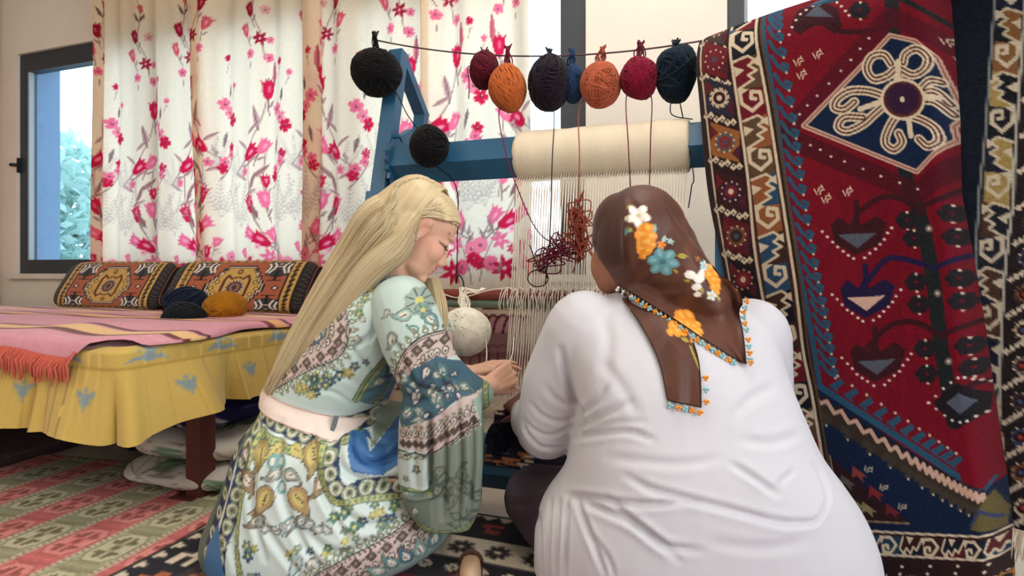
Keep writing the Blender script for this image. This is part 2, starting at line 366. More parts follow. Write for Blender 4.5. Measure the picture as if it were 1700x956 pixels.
def column(cv, x, fl, dz):
    X = lambda v: x+fl*v
    S = lambda pts: cv.line(spline([(X(a), z+dz) for a, z in pts], 24), .0045, CB, .8)
    S([(.0,2.26),(.01,2.16),(-.01,2.05),(.03,1.95),(.05,1.82)]); S([(.07,1.72),(.06,1.6),(.03,1.48),(-.02,1.36),(-.03,1.2),(.0,1.05),(.07,.9),(.14,.76),(.16,.66)]); S([(.06,1.35),(.05,1.2),(.08,1.02)])
    bell(cv, X(.015), 2.21+dz, .06, fl*.25, (190,92,80), CP); leafy(cv, X(0), 2.14+dz, .07, fl*.5, (110,84,80)); leafy(cv, X(0), 2.14+dz, .06, -fl*.7, (110,84,80))
    bell(cv, X(-.03), 2.06+dz, .105, fl*.3, CR2, CP); bloom(cv, X(.05), 2.06+dz, .06, (235,170,165)); bell(cv, X(-.055), 1.96+dz, .10, fl*.35, (222,92,104)); star(cv, X(.03), 1.915+dz, .085, CR2, 6, .4); bloom(cv, X(.075), 1.91+dz, .05, CP)
    bloom(cv, X(-.02), 1.84+dz, .062, CP); bloom(cv, X(.07), 1.82+dz, .06, CP, 5, .5); leafy(cv, X(-.015), 1.80+dz, .035, 3.1)
    bell(cv, X(.07), 1.655+dz, .13, -fl*.05, CR, CP); leafy(cv, X(.10), 1.68+dz, .13, 0, (215,110,125)); leafy(cv, X(.03), 1.46+dz, .13, fl*.2, (190,150,150))
    for q in range(5): leafy(cv, X(-.03-.006*q), 1.44-.075*q+dz, .09, fl*(.8+.1*q)*(1 if q % 2 else -1), (205,165,160))
    bell(cv, X(-.02), 1.345+dz, .14, -fl*.9, CR, CP2); bell(cv, X(.05), 1.375+dz, .11, -fl*.5, CP, CP2)
    bloom(cv, X(-.06), 1.26+dz, .06, CP); leafy(cv, X(.0), 1.22+dz, .11, -fl*.8, (185,140,138)); leafy(cv, X(-.02), 1.16+dz, .10, -fl*.35, (170,130,128))
    bell(cv, X(.06), 1.205+dz, .085, fl*.1, CR); bell(cv, X(.055), 1.115+dz, .12, fl*.15, CP, CP2); bell(cv, X(-.02), 1.09+dz, .125, fl*.35, CR, CP); leafy(cv, X(.03), 1.02+dz, .10, fl*.5, (150,110,110))
    bell(cv, X(-.02), .945+dz, .13, fl*1.1, CP, CP2); bell(cv, X(.04), .915+dz, .13, fl*1.0, CR, CP2); bell(cv, X(.10), .935+dz, .12, fl*.6, CP, CP2); bloom(cv, X(.02), .885+dz, .04, CP2)
    fern(cv, X(-.10), .98+dz, .22, fl*.1); fern(cv, X(.14), .98+dz, .24, -fl*.15); fern(cv, X(-.08), 1.22+dz, .17, fl*.5)
    leafy(cv, X(.10), .87+dz, .08, -fl*.4); leafy(cv, X(.13), .82+dz, .08, -fl*.5)
    star(cv, X(.07), .835+dz, .10, CP, 6, .3); star(cv, X(.02), .80+dz, .055, CR, 6); bloom(cv, X(.16), .815+dz, .085, (244,130,150), 8); bell(cv, X(-.08), .85+dz, .07, fl*.3, CP); bell(cv, X(-.035), .80+dz, .09, fl*.1, CR)
    fern(cv, X(.03), .70+dz, .15, fl*.9); bloom(cv, X(.19), .755+dz, .075, CR, 6); bloom(cv, X(.11), .735+dz, .09, (244,110,140), 6, .4); star(cv, X(.05), .715+dz, .13, CR, 7, .2); bloom(cv, X(-.04), .745+dz, .08, CP, 8); star(cv, X(-.10), .725+dz, .12, CR, 8, .1); bloom(cv, X(-.14), .78+dz, .07, (244,140,160), 6)
    leafy(cv, X(-.07), .70+dz, .06, .4); leafy(cv, X(.08), .69+dz, .06, -.3)
def curtain_canvas(n, seed):
    r = np.random.default_rng(seed); cv = Cv(0, .05, n*TW, 2.66, 330, (240,224,199))
    for k in range(-1, n+1):
        x = (k+.5)*TW; dz = (r.random()-.5)*.10; fl = 1 if k % 3 else -1
        column(cv, x, fl, dz)
        sprig(cv, x+.15, 1.79+dz+.05*(r.random()-.5), .052, .1); sprig(cv, x-.14, 1.70+dz, .045, -.1)
        for q in range(3): bloom(cv, x+.155+.022*(q-1)+.01*q, 1.56+dz-.045*q, .085, (CP, (240,130,150), CR)[q], 5, q*.4)
        leafy(cv, x+.17, 1.59+dz, .07, -.1, (120,100,98)); leafy(cv, x+.14, 1.42+dz, .09, 2.9, (150,130,126))
        for q in range(4): bloom(cv, x+.18-.028*q+.02*(q % 2), 1.335+dz-.035*q, .066, (CR, CP, CP, CR)[q], 5, q*.5)
        cv.line([(x+.20, 1.30+dz), (x+.10, 1.17+dz)], .005, CB, .8)
    # woven border near the floor
    W_ = n*TW; cv.poly([(0,.30),(W_,.30),(W_,.485),(0,.485)], (158,118,118)); cv.poly([(0,.375),(W_,.375),(W_,.40),(0,.40)], (140,92,98))
    for k in range(int(W_/.042)+1):
        x = k*.042
        a = spline([(x-.042,.485),(x-.03,.535),(x,.562),(x+.03,.535),(x+.042,.485)], 14); cv.poly(a, (206,160,160)); cv.line(a, .009, (92,26,44))
        bell(cv, x, .335, .045, 0, (214,170,168), (240,215,205)); cv.line([(x-.021,.32),(x-.021,.40)], .006, (110,44,60))
        cv.line(spline([(x-.021,.42),(x,.432),(x+.021,.42)], 6), .004, (120,60,70)); cv.poly([(x-.018,.30),(x+.018,.30),(x+.012,.25),(x,.215),(x-.012,.25)], (120,62,72)); cv.line([(x-.014,.22),(x+.014,.22)], .008, (80,30,44))
    for k in range(n): cv.poly(T(k*TW+.1, .60, .2, .12)([(-.6,0),(-.2,.22),(.3,.18),(.7,-.1),(.2,-.14),(-.3,-.1)]), (150,40,66)); cv.line(T(k*TW+.1, .60, .2, .12)([(-.6,0),(.6,-.1),(.8,-.35)]), .007, CBR)
    cv.a += (r.normal(size=(cv.h, cv.w, 1))*3).astype(np.float32)
    return cv
M_curt = mk('curtain_cloth', vcol=True, rough=.85, spec=.15, bump=.05, bscale=500, trans=.55)
M_rail = mk('rail_white', (220,218,212), .4)
def curtain(name, s0, s1, pleats, seed, label, z0=.15, z1=2.56, du=.0064, off=.14, flare=0.0):
    """pleats: (place along the wall, width of the overlapping fold)"""
    fab, pos, dep = [0.0], [s0], [0.0]; s = s0; f = 0.0
    ev = sorted(pleats)
    def go(ds, df, dd):
        fab.append(fab[-1]+df); pos.append(pos[-1]+ds); dep.append(dd)
    for p, w in ev:
        n = max(2, int((p-pos[-1])/.02)); st = (p-pos[-1])/n
        for _ in range(n): go(st, st*1.06, 0)
        for _ in range(3): go(w/3, w/3*1.02, .02+0*w)
        go(.003, .03, .035); 
        for _ in range(3): go(-w/3*.9, w/3*.95, .04)
        go(-.003, .015, .05)
        for _ in range(3): go(w/3*.95, w/3, .055)
    n = max(2, int((s1-pos[-1])/.02)); st = (s1-pos[-1])/n
    for _ in range(n): go(st, st*1.06, 0)
    fab, pos, dep = map(np.array, (fab, pos, dep)); FW = fab[-1]
    k = np.ones(5)/5; dep = np.convolve(np.pad(dep, 2, 'edge'), k, 'valid')
    cv = curtain_canvas(int(FW/TW)+2, seed); nu = int(FW/du); nv = int((z1-z0)/du)
    def fn(u, v):
        q = u*FW; s_ = np.interp(q, fab, pos); dd = np.interp(q, fab, dep); z = z0+(z1-z0)*v
        wob = (.016*np.sin(q*23+seed)+.010*np.sin(q*41+2+seed)+.006*np.sin(q*9))*(1.15-.3*v)
        s_ = s_+(s_-s1)*(-.03)*flare*(1-v)+.006*np.sin(z*3+q*5)
        o = off+dd+wob+.012*np.sin(z*2.2+q*3)
        return WA+U*s_[..., None]-NB*o[..., None]+z[..., None]*V3(0,0,1)
    rail_s = (s0+s1)/2
    r = empty(name, W(rail_s, z0, off), label, 'curtain', 'floral curtains')
    sheet('curtain_cloth', fn, nu, nv, M_curt, r, lambda u, v, p: lin(cv.sample(u*FW+.05, z0+(z1-z0)*v)))
    mb = MB(); mb.box((W(s0, 2.575, off)+W(s1, 2.575, off))/2, s1-s0+.04, .03, .04, U, NB); mb.build('curtain_rail', M_rail, r)
    return r
curtain('curtain', .815, 3.40, [(.86,.05),(1.56,.085),(2.25,.10),(2.9,.03)], 11, 'long cream curtain with red and pink tulips behind the loom and the divan', flare=.5)
curtain('curtain', -1.35, -.10, [(-.16,.05),(-.6,.06)], 5, 'narrow strip of floral curtain at the far edge beyond the window jamb', du=.014)
# ------------------------------------------------------------------ divan with skirt, bolsters, blanket
def F(px, py): d = CAMZ*FPX/(py-HZ); return V3((px-850)/FPX*d, d, 0)     # a spot on the floor
DS1, DO, DOB, DZ = 2.59, 1.34, .20, .540          # right end, front edge, back edge (from the wall), top
DS0 = -.9
M_yel = mk('divan_cover', vcol=True, rough=.75, spec=.25, bump=.04, bscale=300, sheen=.2)
M_redsteel = mk('painted_steel_brown', (92,44,38), .5, .4, var=.15)
M_wood = mk('board_dark', (70,46,34), .7)
cvY = Cv(0, 0, 6.0, .6, 260, (198,168,88))
def blue_motif(cv, x, y, s):
    for dx, dy, q in ((0,0,.34),(-.35,.1,.24),(.35,.1,.24),(0,-.35,.26),(0,.36,.2),(-.2,-.2,.2),(.22,-.2,.2),(-.5,.25,.12),(.5,.25,.12),(0,-.62,.12)):
        cv.ell(x+dx*s, y+dy*s, q*s*.75, q*s*.62, (122,146,160), 0, .85)
for k in range(22):
    x = .15+.27*k; blue_motif(cvY, x, .115, .055)
    t = T(x-.10, .208, 0, .055); cvY.poly(t([(-1.3,-.1),(-.8,.25),(-.5,.8),(0,1.05),(.5,.8),(.8,.25),(1.3,-.1),(.6,.05),(0,-.1),(-.6,.05)]), (128,150,164), .9)
    for q in range(7): cvY.ell(x-.10+.07*(rng.random()-.5), .225+.04*rng.random(), .010, .007, (200,172,84))
cvY.line([(0,.19),(6,.19)], .004, (150,118,40))
cvY.a += rng.normal(size=(cvY.h, cvY.w, 1)).astype(np.float32)*2
divan = empty('divan', W(1.0, 0, .75), 'wide divan with a pleated mustard skirt printed with blue motifs', 'divan')
mb = MB(); mb.box((W(DS0, .42, DO-.03)+W(DS1-.03, .42, DOB))/2, DS1-DS0-.03, DO-DOB-.03, .05, U, NB); mb.build('base_board', M_wood, divan)
def mattress():
    nu, nv = 60, 24
    def fn(u, v):                        # rounded slab: v runs bottom rim -> top centre
        L = (DS1-DS0)/2; D = (DO-DOB)/2; a = u*2*math.pi; e = 5.0
        cx = np.sign(np.cos(a))*np.abs(np.cos(a))**(2/e); cy = np.sign(np.sin(a))*np.abs(np.sin(a))**(2/e)
        r = np.where(v < .5, 1-.02*np.cos(v*2*math.pi)**2, np.clip(1-(v-.5)*2, 0, 1)**.6); z = np.where(v < .5, .45+.075*v*2, .525+.015*np.sqrt(np.clip((v-.5)*2, 0, 1)))
        s = (DS0+DS1)/2+cx*r*(L-.005); o = (DO+DOB)/2+cy*r*(D-.005)
        return WA+U*s[..., None]-NB*o[..., None]+z[..., None]*V3(0,0,1)
    sheet('mattress', fn, nu, nv, mk('mattress_cover', (198,168,88), .75, .2, var=.06), divan)
mattress()
# skirt: path round the front and the right end, seam band on top, gathered gores below
def skirt():
    path = []; s = DS0
    for k in range(400): path.append((DS0+(DS1-.05-DS0)*k/399, DO))
    for k in range(1, 13): a = k/12*math.pi/2; path.append((DS1-.05+.05*math.sin(a), DO-.05+.05*math.cos(a)))
    for k in range(1, 140): path.append((DS1, DO-.05-(DO-.05-DOB)*k/139))
    p = np.array(path); g = np.gradient(p, axis=0); g /= np.linalg.norm(g, axis=1)[:, None]; nrm = np.stack([-g[:, 1], g[:, 0]], -1)
    nrm *= np.sign(nrm[:1, 1]) if nrm[0, 1] != 0 else 1
    Ls = np.concatenate([[0], np.cumsum(np.linalg.norm(np.diff(p, axis=0), axis=1))]); Lt = Ls[-1]; sc = DS1-DS0
    pl = np.array([sc-.02-.305*k for k in range(12)]+[sc+.36, sc+.70])
    def fn(u, v):
        q = u*Lt; z = .29+(DZ-.004-.29)*v; i = np.interp(q, Ls, np.arange(len(p))); b0 = p[i.astype(int)]; nn = nrm[i.astype(int)]
        dist = np.min(np.abs(q[..., None]-pl), -1); near = q[..., None]-pl; j = np.argmin(np.abs(near), -1); sg = np.take_along_axis(near, j[..., None], -1)[..., 0]
        h = np.clip((.48-z)/.19, 0, 1)                  # 0 at the seam, 1 at the hem
        gore = np.sin(np.clip(dist/.15, 0, 1)*math.pi/2)
        out = .006+h*(.045*gore-.045*np.exp(-(dist/.012)**2)+.035*np.exp(-((sg-.028)/.022)**2))+.004*h*np.sin(q*19)+.002*np.sin(q*31+z*20)*h
        side = np.clip((q-sc)/.2, 0, 1); out += side*h*(.045*np.exp(-((q-sc-.20)/.07)**2)-.02*np.exp(-((q-sc-.33)/.05)**2)+.03*np.sin(q*7))
        z = z-h*.025*np.exp(-((q-sc+.01)/.12)**2)+h*.03*side
        top = np.clip((v-.93)/.07, 0, 1)
        out = out-.03*top**2; b = b0+nn*out[..., None]
        return WA+U*b[..., :1]-NB*b[..., 1:]+z[..., None]*V3(0,0,1)
    sheet('skirt', fn, int(Lt/.007), 60, M_yel, divan, lambda u, v, p: lin(cvY.sample(u*Lt+.0, (DZ-.29)*v)))
skirt()
for s, o in ((2.52, 1.0), (2.52, DOB+.15), (DS0+.2, DO-.2), (DS0+.2, DOB+.2), (.8, DO-.2)):
    mb = MB(); mb.box(W(s, .19, o), .062, .062, .38, U, NB); lg = mb.build('leg', M_redsteel, divan)
    mb = MB(); mb.box(W(s, .004, o), .15, .13, .008, U, NB); mb.build('foot_plate', M_redsteel, lg)

# kilim bolsters
M_knit = mk('kilim_wool', vcol=True, rough=.95, spec=.08, bump=.25, bscale=260, sheen=.15)
def bolster_canvas():
    cv = Cv(-.5, -.5, .5, .5, 300, (168,92,66)); K, W_, Y, R, B = (36,30,30), (232,222,208), (200,160,88), (166,84,62), (58,60,66)
    for k in range(300): cv.ell(*(rng.random(2)-.5), .04, .03, (150+30*rng.random(), 84+20*rng.random(), 60), 0, .25)
    cv.poly([(-.5,-.5),(.5,-.5),(.5,.5),(-.5,.5)], K, 0)
    for sx in (-1, 1):
        cv.poly([(sx*.5,-.5),(sx*.42,-.5),(sx*.42,.5),(sx*.5,.5)], (40,36,36)); cv.poly([(sx*.42,-.5),(sx*.345,-.5),(sx*.345,.5),(sx*.42,.5)], Y)
        for k in range(14): cv.poly(T(sx*.383, -.47+.072*k, .6*sx, .03)([(-1,-.2),(0,-.6),(1,.1),(.2,.6)]), K); cv.ell(sx*.383, -.435+.072*k, .012, .02, (96,70,40))
        for k in range(30): cv.line([(sx*.44,-.5+.035*k),(sx*.48,-.49+.035*k)], .008, (92,84,80))
    for sy in (-1, 1):
        cv.poly([(-.42,sy*.5),(.42,sy*.5),(.42,sy*.43),(-.42,sy*.43)], Y)
        for k in range(13): cv.poly(T(-.39+.065*k, sy*.465, .5, .028)([(-1,-.3),(0,-.7),(1,.2),(.1,.7)]), K)
    cv.line([(-.345,-.43),(.345,-.43),(.345,.43),(-.345,.43)], .012, K, 1, True)
    def octa(w, h, st, n):             # stepped lozenge
        q = []
        for k in range(n): f = k/n; q += [(w*(1-f*.55) if k == 0 else q[-1][0], h*f*1.0), (w*(1-(k+1)/n*.55), h*f)]
        q.append((q[-1][0], h)); return q+[(-x, y) for x, y in q[::-1]]+[(-x, -y) for x, y in q]+[(x, -y) for x, y in q[::-1]]
    for w, h, c in ((.235,.33,K),(.22,.312,W_),(.21,.298,K),(.20,.285,Y)): cv.poly(octa(w, h, 0, 6), c)
    ring = [(.07,.17),(.09,.11),(.088,-.11),(.07,-.17),(.04,-.125),(0,-.15),(-.04,-.125),(-.07,-.17),(-.09,-.11),(-.088,.11),(-.07,.17),(-.04,.125),(0,.15),(.04,.125)]
    cv.line(ring, .018, (84,44,34), 1, True)
    cv.ell(0, 0, .06, .10, W_); cv.ell(0, 0, .052, .088, (84,60,60)); cv.ell(0, 0, .034, .06, (150,110,90)); cv.poly([(0,.05),(.02,0),(0,-.05),(-.02,0)], (70,52,56))
    for k in range(16): a = k*.3927; cv.ell(.056*math.cos(a), .094*math.sin(a), .006, .010, (60,50,50))
    for sx in (-1, 1):
        for x, y in ((.135,.08),(.16,-.015),(.13,-.095)): cv.poly([(sx*x-.022,y),(sx*x,y+.04),(sx*x+.022,y),(sx*x,y-.04)], (90,60,40)); cv.poly([(sx*x-.013,y),(sx*x,y+.025),(sx*x+.013,y),(sx*x,y-.025)], (226,190,110))
        cv.poly([(sx*.29-.03,0),(sx*.29,.04),(sx*.29+.03,0),(sx*.29,-.04)], K); cv.ell(sx*.29, 0, .012, .02, W_)
    for sy in (-1, 1): cv.ell(0, sy*.225, .018, .036, (70,44,34)); cv.ell(0, sy*.225, .01, .015, Y)
    for sx in (-1, 1):
        for sy in (-1, 1):
            c = T(sx*.262, sy*.30, 0, 1); cv.poly(c([(-.08,-.13),(.08,-.13),(.08,.13),(-.08,.13)]), B)
            for pts in ([(-.05,.11),(-.03,.05),(-.03,-.02),(-.055,-.09)], [(.05,.11),(.03,.05),(.03,-.02),(.055,-.09)], [(-.03,.02),(.03,.02)], [(-.075,.08),(-.06,0),(-.075,-.08)], [(.075,.08),(.06,0),(.075,-.08)]): cv.line(c(pts), .016, W_)
            cv.line(c([(-.03,-sy*.14),(.03,-sy*.14)]), .018, K); cv.line(c([(0,-sy*.06),(0,-sy*.19)]), .02, K); cv.line(c([(-.045,-sy*.19),(.045,-sy*.19)]), .014, K); cv.ell(*c([(0,sy*.08)])[0], .016, .03, (170,130,120))
    return cv
cvB = bolster_canvas()
def bolster(s0, s1, label):
    root = empty('bolster', W((s0+s1)/2, DZ+.02, .3), label, 'cushion', 'kilim bolsters on the divan'); prof = spline([(.56,.355),(.58,.37),(.63,.36),(.70,.32),(.77,.275),(.80,.24),(.785,.205),(.70,.188),(.56,.188)], 40)
    def fn(u, v):
        k = v*(len(prof)-1); i = np.clip(k.astype(int), 0, len(prof)-2); f = (k-i)[..., None]; q = prof[i]*(1-f)+prof[i+1]*f
        e = 1-np.clip(np.abs(u-.5)*2, 0, 1)**14*.22; cz, co = .66, .28; z = cz+(q[..., 0]-cz)*e; o = co+(q[..., 1]-co)*e
        s = s0+(s1-s0)*u; o = o+.006*np.sin(u*9)*np.sin(v*6)
        return WA+U*s[..., None]-NB*o[..., None]+z[..., None]*V3(0,0,1)
    def cf(u, v, p): return lin(cvB.sample((u-.5), np.clip((v-.055)/.55, 0, 1)-.5))
    sheet('bolster_cover', fn, 200, 130, M_knit, root, cf)
    for s in (s0+.004, s1-.004):          # end caps
        q = prof; c = V3(.65,.31,0); v = [W(s, .66, .28)]+[W(s, .66+(z-.66)*.79, .28+(o-.28)*.79) for z, o in q]; n = len(q)
        obj('bolster_end', v, [(0, k+1, (k+1) % n+1) for k in range(n)], mk('bolster_end_wool', (44,38,38), .95), root)
bolster(.80, 1.56, 'patterned kilim bolster nearest the window handle on the divan')
bolster(1.585, 2.42, 'patterned kilim bolster behind the mustard yarn ball on the divan')

# pink blanket
cvP = Cv(0, 0, 4, 1.3, 160, (214,150,164))
for y, h, c in ((.62,.02,(108,52,54)),(.655,.07,(232,190,132)),(.715,.026,(108,52,54)),(.77,.012,(220,160,170)),(.24,.02,(108,52,54)),(.275,.06,(226,170,110)),(.325,.02,(118,58,58)),(.05,.03,(108,52,54)),(.09,.05,(232,190,132))):
    cvP.poly([(0,y),(4,y),(4,y+h),(0,y+h)], c)
cvP.a += rng.normal(size=(cvP.h, cvP.w, 1)).astype(np.float32)*3
blanket = empty('blanket', W(1.0, DZ+.02, .8), 'pink woven blanket with cream and brown stripes spread over the divan', 'blanket')
BS0, BS1 = DS0, 2.592
def bl_front(s): return DO+.050+np.where(s < 2.42, .0, -(s-2.42)*.75)+.010*np.sin(s*11)
def bl_fn(u, v):
    s = BS0+(BS1-BS0)*u+.015*np.sin(v*9); f = bl_front(s); o = .40+(f-.40)*v
    z = DZ+.024+.002*np.sin(s*13+o*9)+.004*np.sin(s*5+o*9)*v
    ex = np.maximum(o-(DO+.010), 0); o = np.minimum(o, DO+.010)+.25*np.minimum(ex, .03); z = z-ex-.008*np.clip((o-DO+.02)/.03, 0, 1)-.02*np.clip((s-2.56)/.03, 0, 1)
    z = z+.012*np.exp(-((s-2.2)/.12)**2-((v-.75)/.2)**2)
    return WA+U*s[..., None]-NB*o[..., None]+z[..., None]*V3(0,0,1)
sheet('blanket_cloth', bl_fn, 220, 84, mk('blanket_wool', vcol=True, rough=.95, spec=.08, bump=.3, bscale=220, sheen=.2), blanket, lambda u, v, p: lin(cvP.sample(u*(BS1-BS0), v*.84)), .008, V3(0,0,-1))
mb = MB()
for k in range(700):
    s = BS0+(2.52-BS0)*k/700+.006*(rng.random()-.5)
    if 2.44 < s or 1.98 < s < 2.02: continue
    u = np.array([(s-BS0)/(BS1-BS0)]); p0 = bl_fn(u, np.array([1.0]))[0]; d = (rng.random(2)-.5)*.03; L = .055+.03*rng.random()
    o = -NB*(.016+.012*rng.random())
    mb.tube([p0, p0+o+U*d[0]*.3-V3(0,0,L*.4), p0+o*1.0+U*d[0]+V3(0,0,-L)], [.0040,.0036,.0016], 4, False)
f = mb.build('fringe', mk('fringe_coral', (196,96,80), .95), blanket, True); f['kind'] = 'stuff'

# yarn hanks resting on the blanket
def yarn_mat(name, c): return mk(name, c, .95, .08, bump=.35, bscale=180, var=.18, vscale=30, sheen=.08)
def winding(c, r, n, seed, tr=.003, jit=.02, seg=24):
    R = np.random.default_rng(seed); mb = MB(); c = np.asarray(c, float); r = np.broadcast_to(np.asarray(r, float), (3,))
    nu, nv = 40, 28; th = np.linspace(0.02, math.pi-.02, nv)[:, None]; ph = np.linspace(0, 2*math.pi, nu, endpoint=False)[None]
    d = np.stack([np.sin(th)*np.cos(ph), np.sin(th)*np.sin(ph), np.cos(th)+0*ph], -1); lump = 1+jit*2.2*snoise(d*1.0, 3.0, seed, 2)
    v = (c+d*r*lump[..., None]*.985).reshape(-1, 3); f = []
    for j in range(nv-1):
        for i in range(nu): q = (i+1) % nu; f.append((j*nu+i, (j+1)*nu+i, (j+1)*nu+q, j*nu+q))
    f.append(tuple(range(nu))); f.append(tuple((nv-1)*nu+i for i in range(nu))[::-1]); mb.add(v, f)
    main = None
    for k in range(n):
        if k % 8 == 0: main = unit(R.normal(size=3))
        ax = unit(main+R.normal(size=3)*.16); x = unit(np.cross(ax, V3(.31,.2,.9))); y = np.cross(ax, x); tilt = (R.random()-.5)*.75
        a = np.linspace(0, 2*math.pi, seg); dd = (x*np.cos(a)[:, None]+y*np.sin(a)[:, None])*math.cos(tilt)+ax*math.sin(tilt)
        lm = 1+jit*2.2*snoise(dd, 3.0, seed, 2); mb.tube(c+dd*r*lm[:, None]*(1.002+.020*R.random()), tr*(.8+.5*R.random()), 4, False)
    return mb
def yarn_ball(name, c, r, col, label, n=55, seed=1, tr=.003, jit=.02, tails=(), group='yarn balls on the loom line', tmat=None, knot=None):
    c = np.asarray(c, float); root = empty(name, c-V3(0,0,np.broadcast_to(r, (3,))[2]), label, 'yarn', group)
    m = yarn_mat('wool_'+name, col); winding(c, r, n, seed, tr, jit).build('winding', m, root, True)
    for i, t in enumerate(tails):
        mb = MB(); mb.tube(spline(t, 8*len(t)), .0019, 5); mb.build('tail_yarn', tmat or m, root, True)
    if knot is not None:
        mb = MB(); R = np.random.default_rng(seed+50)
        for k in range(7):
            a = np.asarray(knot, float); b = c+V3((R.random()-.5)*.03, (R.random()-.5)*.03, np.broadcast_to(r, (3,))[2]*.9); w = (R.random()-.5)*.03; up = a+V3((R.random()-.5)*.03, .004*(R.random()-.5), .012+.012*R.random())
            mb.tube(spline([b, (a+b)/2+V3(w, .01*w, 0), a+V3(w*.5, .012, 0), up, a+V3(-w*.5, -.012, 0), (a+b)/2-V3(w, 0, .0), b], 26), .0022, 4, False)
        mb.build('hanging_loop', tmat or m, root, True)
    return root
def bed_top(px, zoff, r):                # a spot on the blanket
    d = 2.45; return (px, zoff, r)
yarn_ball('yarn_hank', P(309, 502, 2.60), (.098,.075,.062), (24,34,52), 'dark navy yarn hank heaped on top against the bolster on the divan', 42, 21, .0055, .09, group='wool on the divan')
yarn_ball('yarn_hank', P(305, 524, 2.44), (.083,.07,.052), (22,28,34), 'charcoal black yarn hank lying in front on the pink blanket', 42, 22, .0055, .10, group='wool on the divan')
yarn_ball('yarn_ball', P(374, 508, 2.50), (.079,.075,.058), (166,110,26), 'mustard yellow yarn ball on the pink blanket', 60, 23, .0045, .04, group='wool on the divan')

# ------------------------------------------------------------------ floor coverings
M_flat = mk('flatweave_wool', vcol=True, rough=.95, spec=.08, bump=.3, bscale=240)
M_pile = mk('pile_wool', vcol=True, rough=.95, spec=.06, bump=.4, bscale=320, sheen=.1)
def floor_rug(name, o, ex, ey, lx, ly, canvas, res, label, z=.006, cat='rug', mat=None, ox=0, oy=0):
    ex = unit(ex); ey = unit(ey); o = np.asarray(o, float)
    def fn(u, v): return o+ex*(u*lx)[..., None]+ey*(v*ly)[..., None]+(z+.0025*np.sin(u*lx*9+1)*np.sin(v*ly*7))[..., None]*V3(0,0,1)
    r = sheet(name, fn, int(lx/res)+2, int(ly/res)+2, mat or M_flat, None, lambda u, v, p: lin(canvas.sample(u*lx+ox, v*ly+oy)), z-.0005-.0025, V3(0,0,-1))
    return tag(r, label, cat)
# striped kilim, i along p (to the right), j towards the camera
KP = unit(V3(.97,-.25,0)); KK = -unit(V3(.25,.97,0)); K0 = V3(-1.43,2.33,0)
cvK = Cv(-2.0, 0, 1.2, 1.9, 230, (172,170,140)); SW = .1345
for n in range(-14, 9):
    ic = .395+SW*n; pink = n % 2 == 0; base = (216,124,124) if pink else (174,174,144); dk = (150,84,82) if pink else (104,100,76); lt = (226,150,144) if pink else (202,198,168)
    cvK.poly([(ic-SW/2,0),(ic+SW/2,0),(ic+SW/2,1.9),(ic-SW/2,1.9)], base)
    for k in range(-2, 10):
        jc = .385+.21*k+(.105 if False else 0); t = T(ic, jc, 0, 1)
        cvK.poly(t([(-.052,-.045),(-.03,-.078),(.03,-.078),(.052,-.045),(.052,.045),(.03,.078),(-.03,.078),(-.052,.045)]), lt)
        cvK.line(t([(-.052,-.045),(-.03,-.078),(.03,-.078),(.052,-.045),(.052,.045),(.03,.078),(-.03,.078),(-.052,.045)]), .004, dk, .7, True)
        for sx in (-1, 1):
            for sy in (-1, 1):
                cvK.poly(t([(0,0),(sx*.012,sy*.02),(sx*.034,sy*.018),(sx*.040,sy*.034),(sx*.024,sy*.040),(sx*.020,sy*.058),(sx*.008,sy*.06),(sx*.006,sy*.03)]), dk, .85)
        cvK.ell(ic, jc, .018, .024, base); cvK.ell(ic, jc, .009, .012, dk)
        for q in range(-2, 3): cvK.line(t([(-.06,.105+q*.009),(.06,.105+q*.009)]), .003, dk, .6)
    cvK.line([(ic-SW/2,0),(ic-SW/2,1.9)], .018, (212,202,178))
    for k in range(110): cvK.line([(ic-SW/2-.005,.0175*k),(ic-SW/2+.005,.0175*k+.006)], .005, (120,104,84))
cvK.a += rng.normal(size=(cvK.h, cvK.w, 1)).astype(np.float32)*5
floor_rug('striped_kilim', K0-KP*1.55, KP, KK, 2.2, 1.75, cvK, .0075, 'pink and olive striped flatwoven kilim on the floor before the divan', .007, ox=-1.55)
# dark maroon rug under the divan
cvM = Cv(0, 0, 2, 2, 120, (72,40,42))
for k in range(900): cvM.ell(*(rng.random(2)*2), .03, .012, ((96,60,58),(44,26,32),(120,84,76),(60,44,52))[k % 4], 0, .6)
cvM.line([(1.97,0),(1.97,2)], .05, (70,16,24)); cvM.line([(1.9,0),(1.9,2)], .02, (120,90,80))
floor_rug('dark_rug', F(0, 775)-KP*1.97-KK*.95, KP, KK, 2.0, 1.4, cvM, .02, 'dark maroon pile rug on the floor under the divan', .012, mat=M_pile)
# dark patterned rug below the weavers: i along U, j towards the camera
R0 = F(198, 954)+NB*.62
cvR = Cv(0, 0, 3.2, 1.7, 250, (32,30,40)); CRM, KR, NV, OR, MR = (226,212,190), (28,24,28), (30,38,58), (176,104,66), (110,26,40)
def hookmot(cv, x, y, s, c, a=0): t = T(x, y, a, s); cv.poly(t([(-.5,-.5),(.5,-.5),(.5,-.2),(0,-.2),(0,.1),(.5,.1),(.5,.4),(-.2,.4),(-.2,-.1),(-.5,-.1)]), c)
def rosette(cv, x, y, s, c1, c2, c3, n=8):
    for k in range(n): a = k*6.283/n; cv.ell(x+.62*s*math.cos(a), y+.62*s*math.sin(a), .3*s, .2*s, c1, a)
    cv.ell(x, y, .55*s, .55*s, c1); cv.ell(x, y, .4*s, .4*s, c2); cv.ell(x, y, .2*s, .2*s, c3)
cvR.poly([(.42,.40),(3.2,.40),(3.2,1.7),(.42,1.7)], MR)
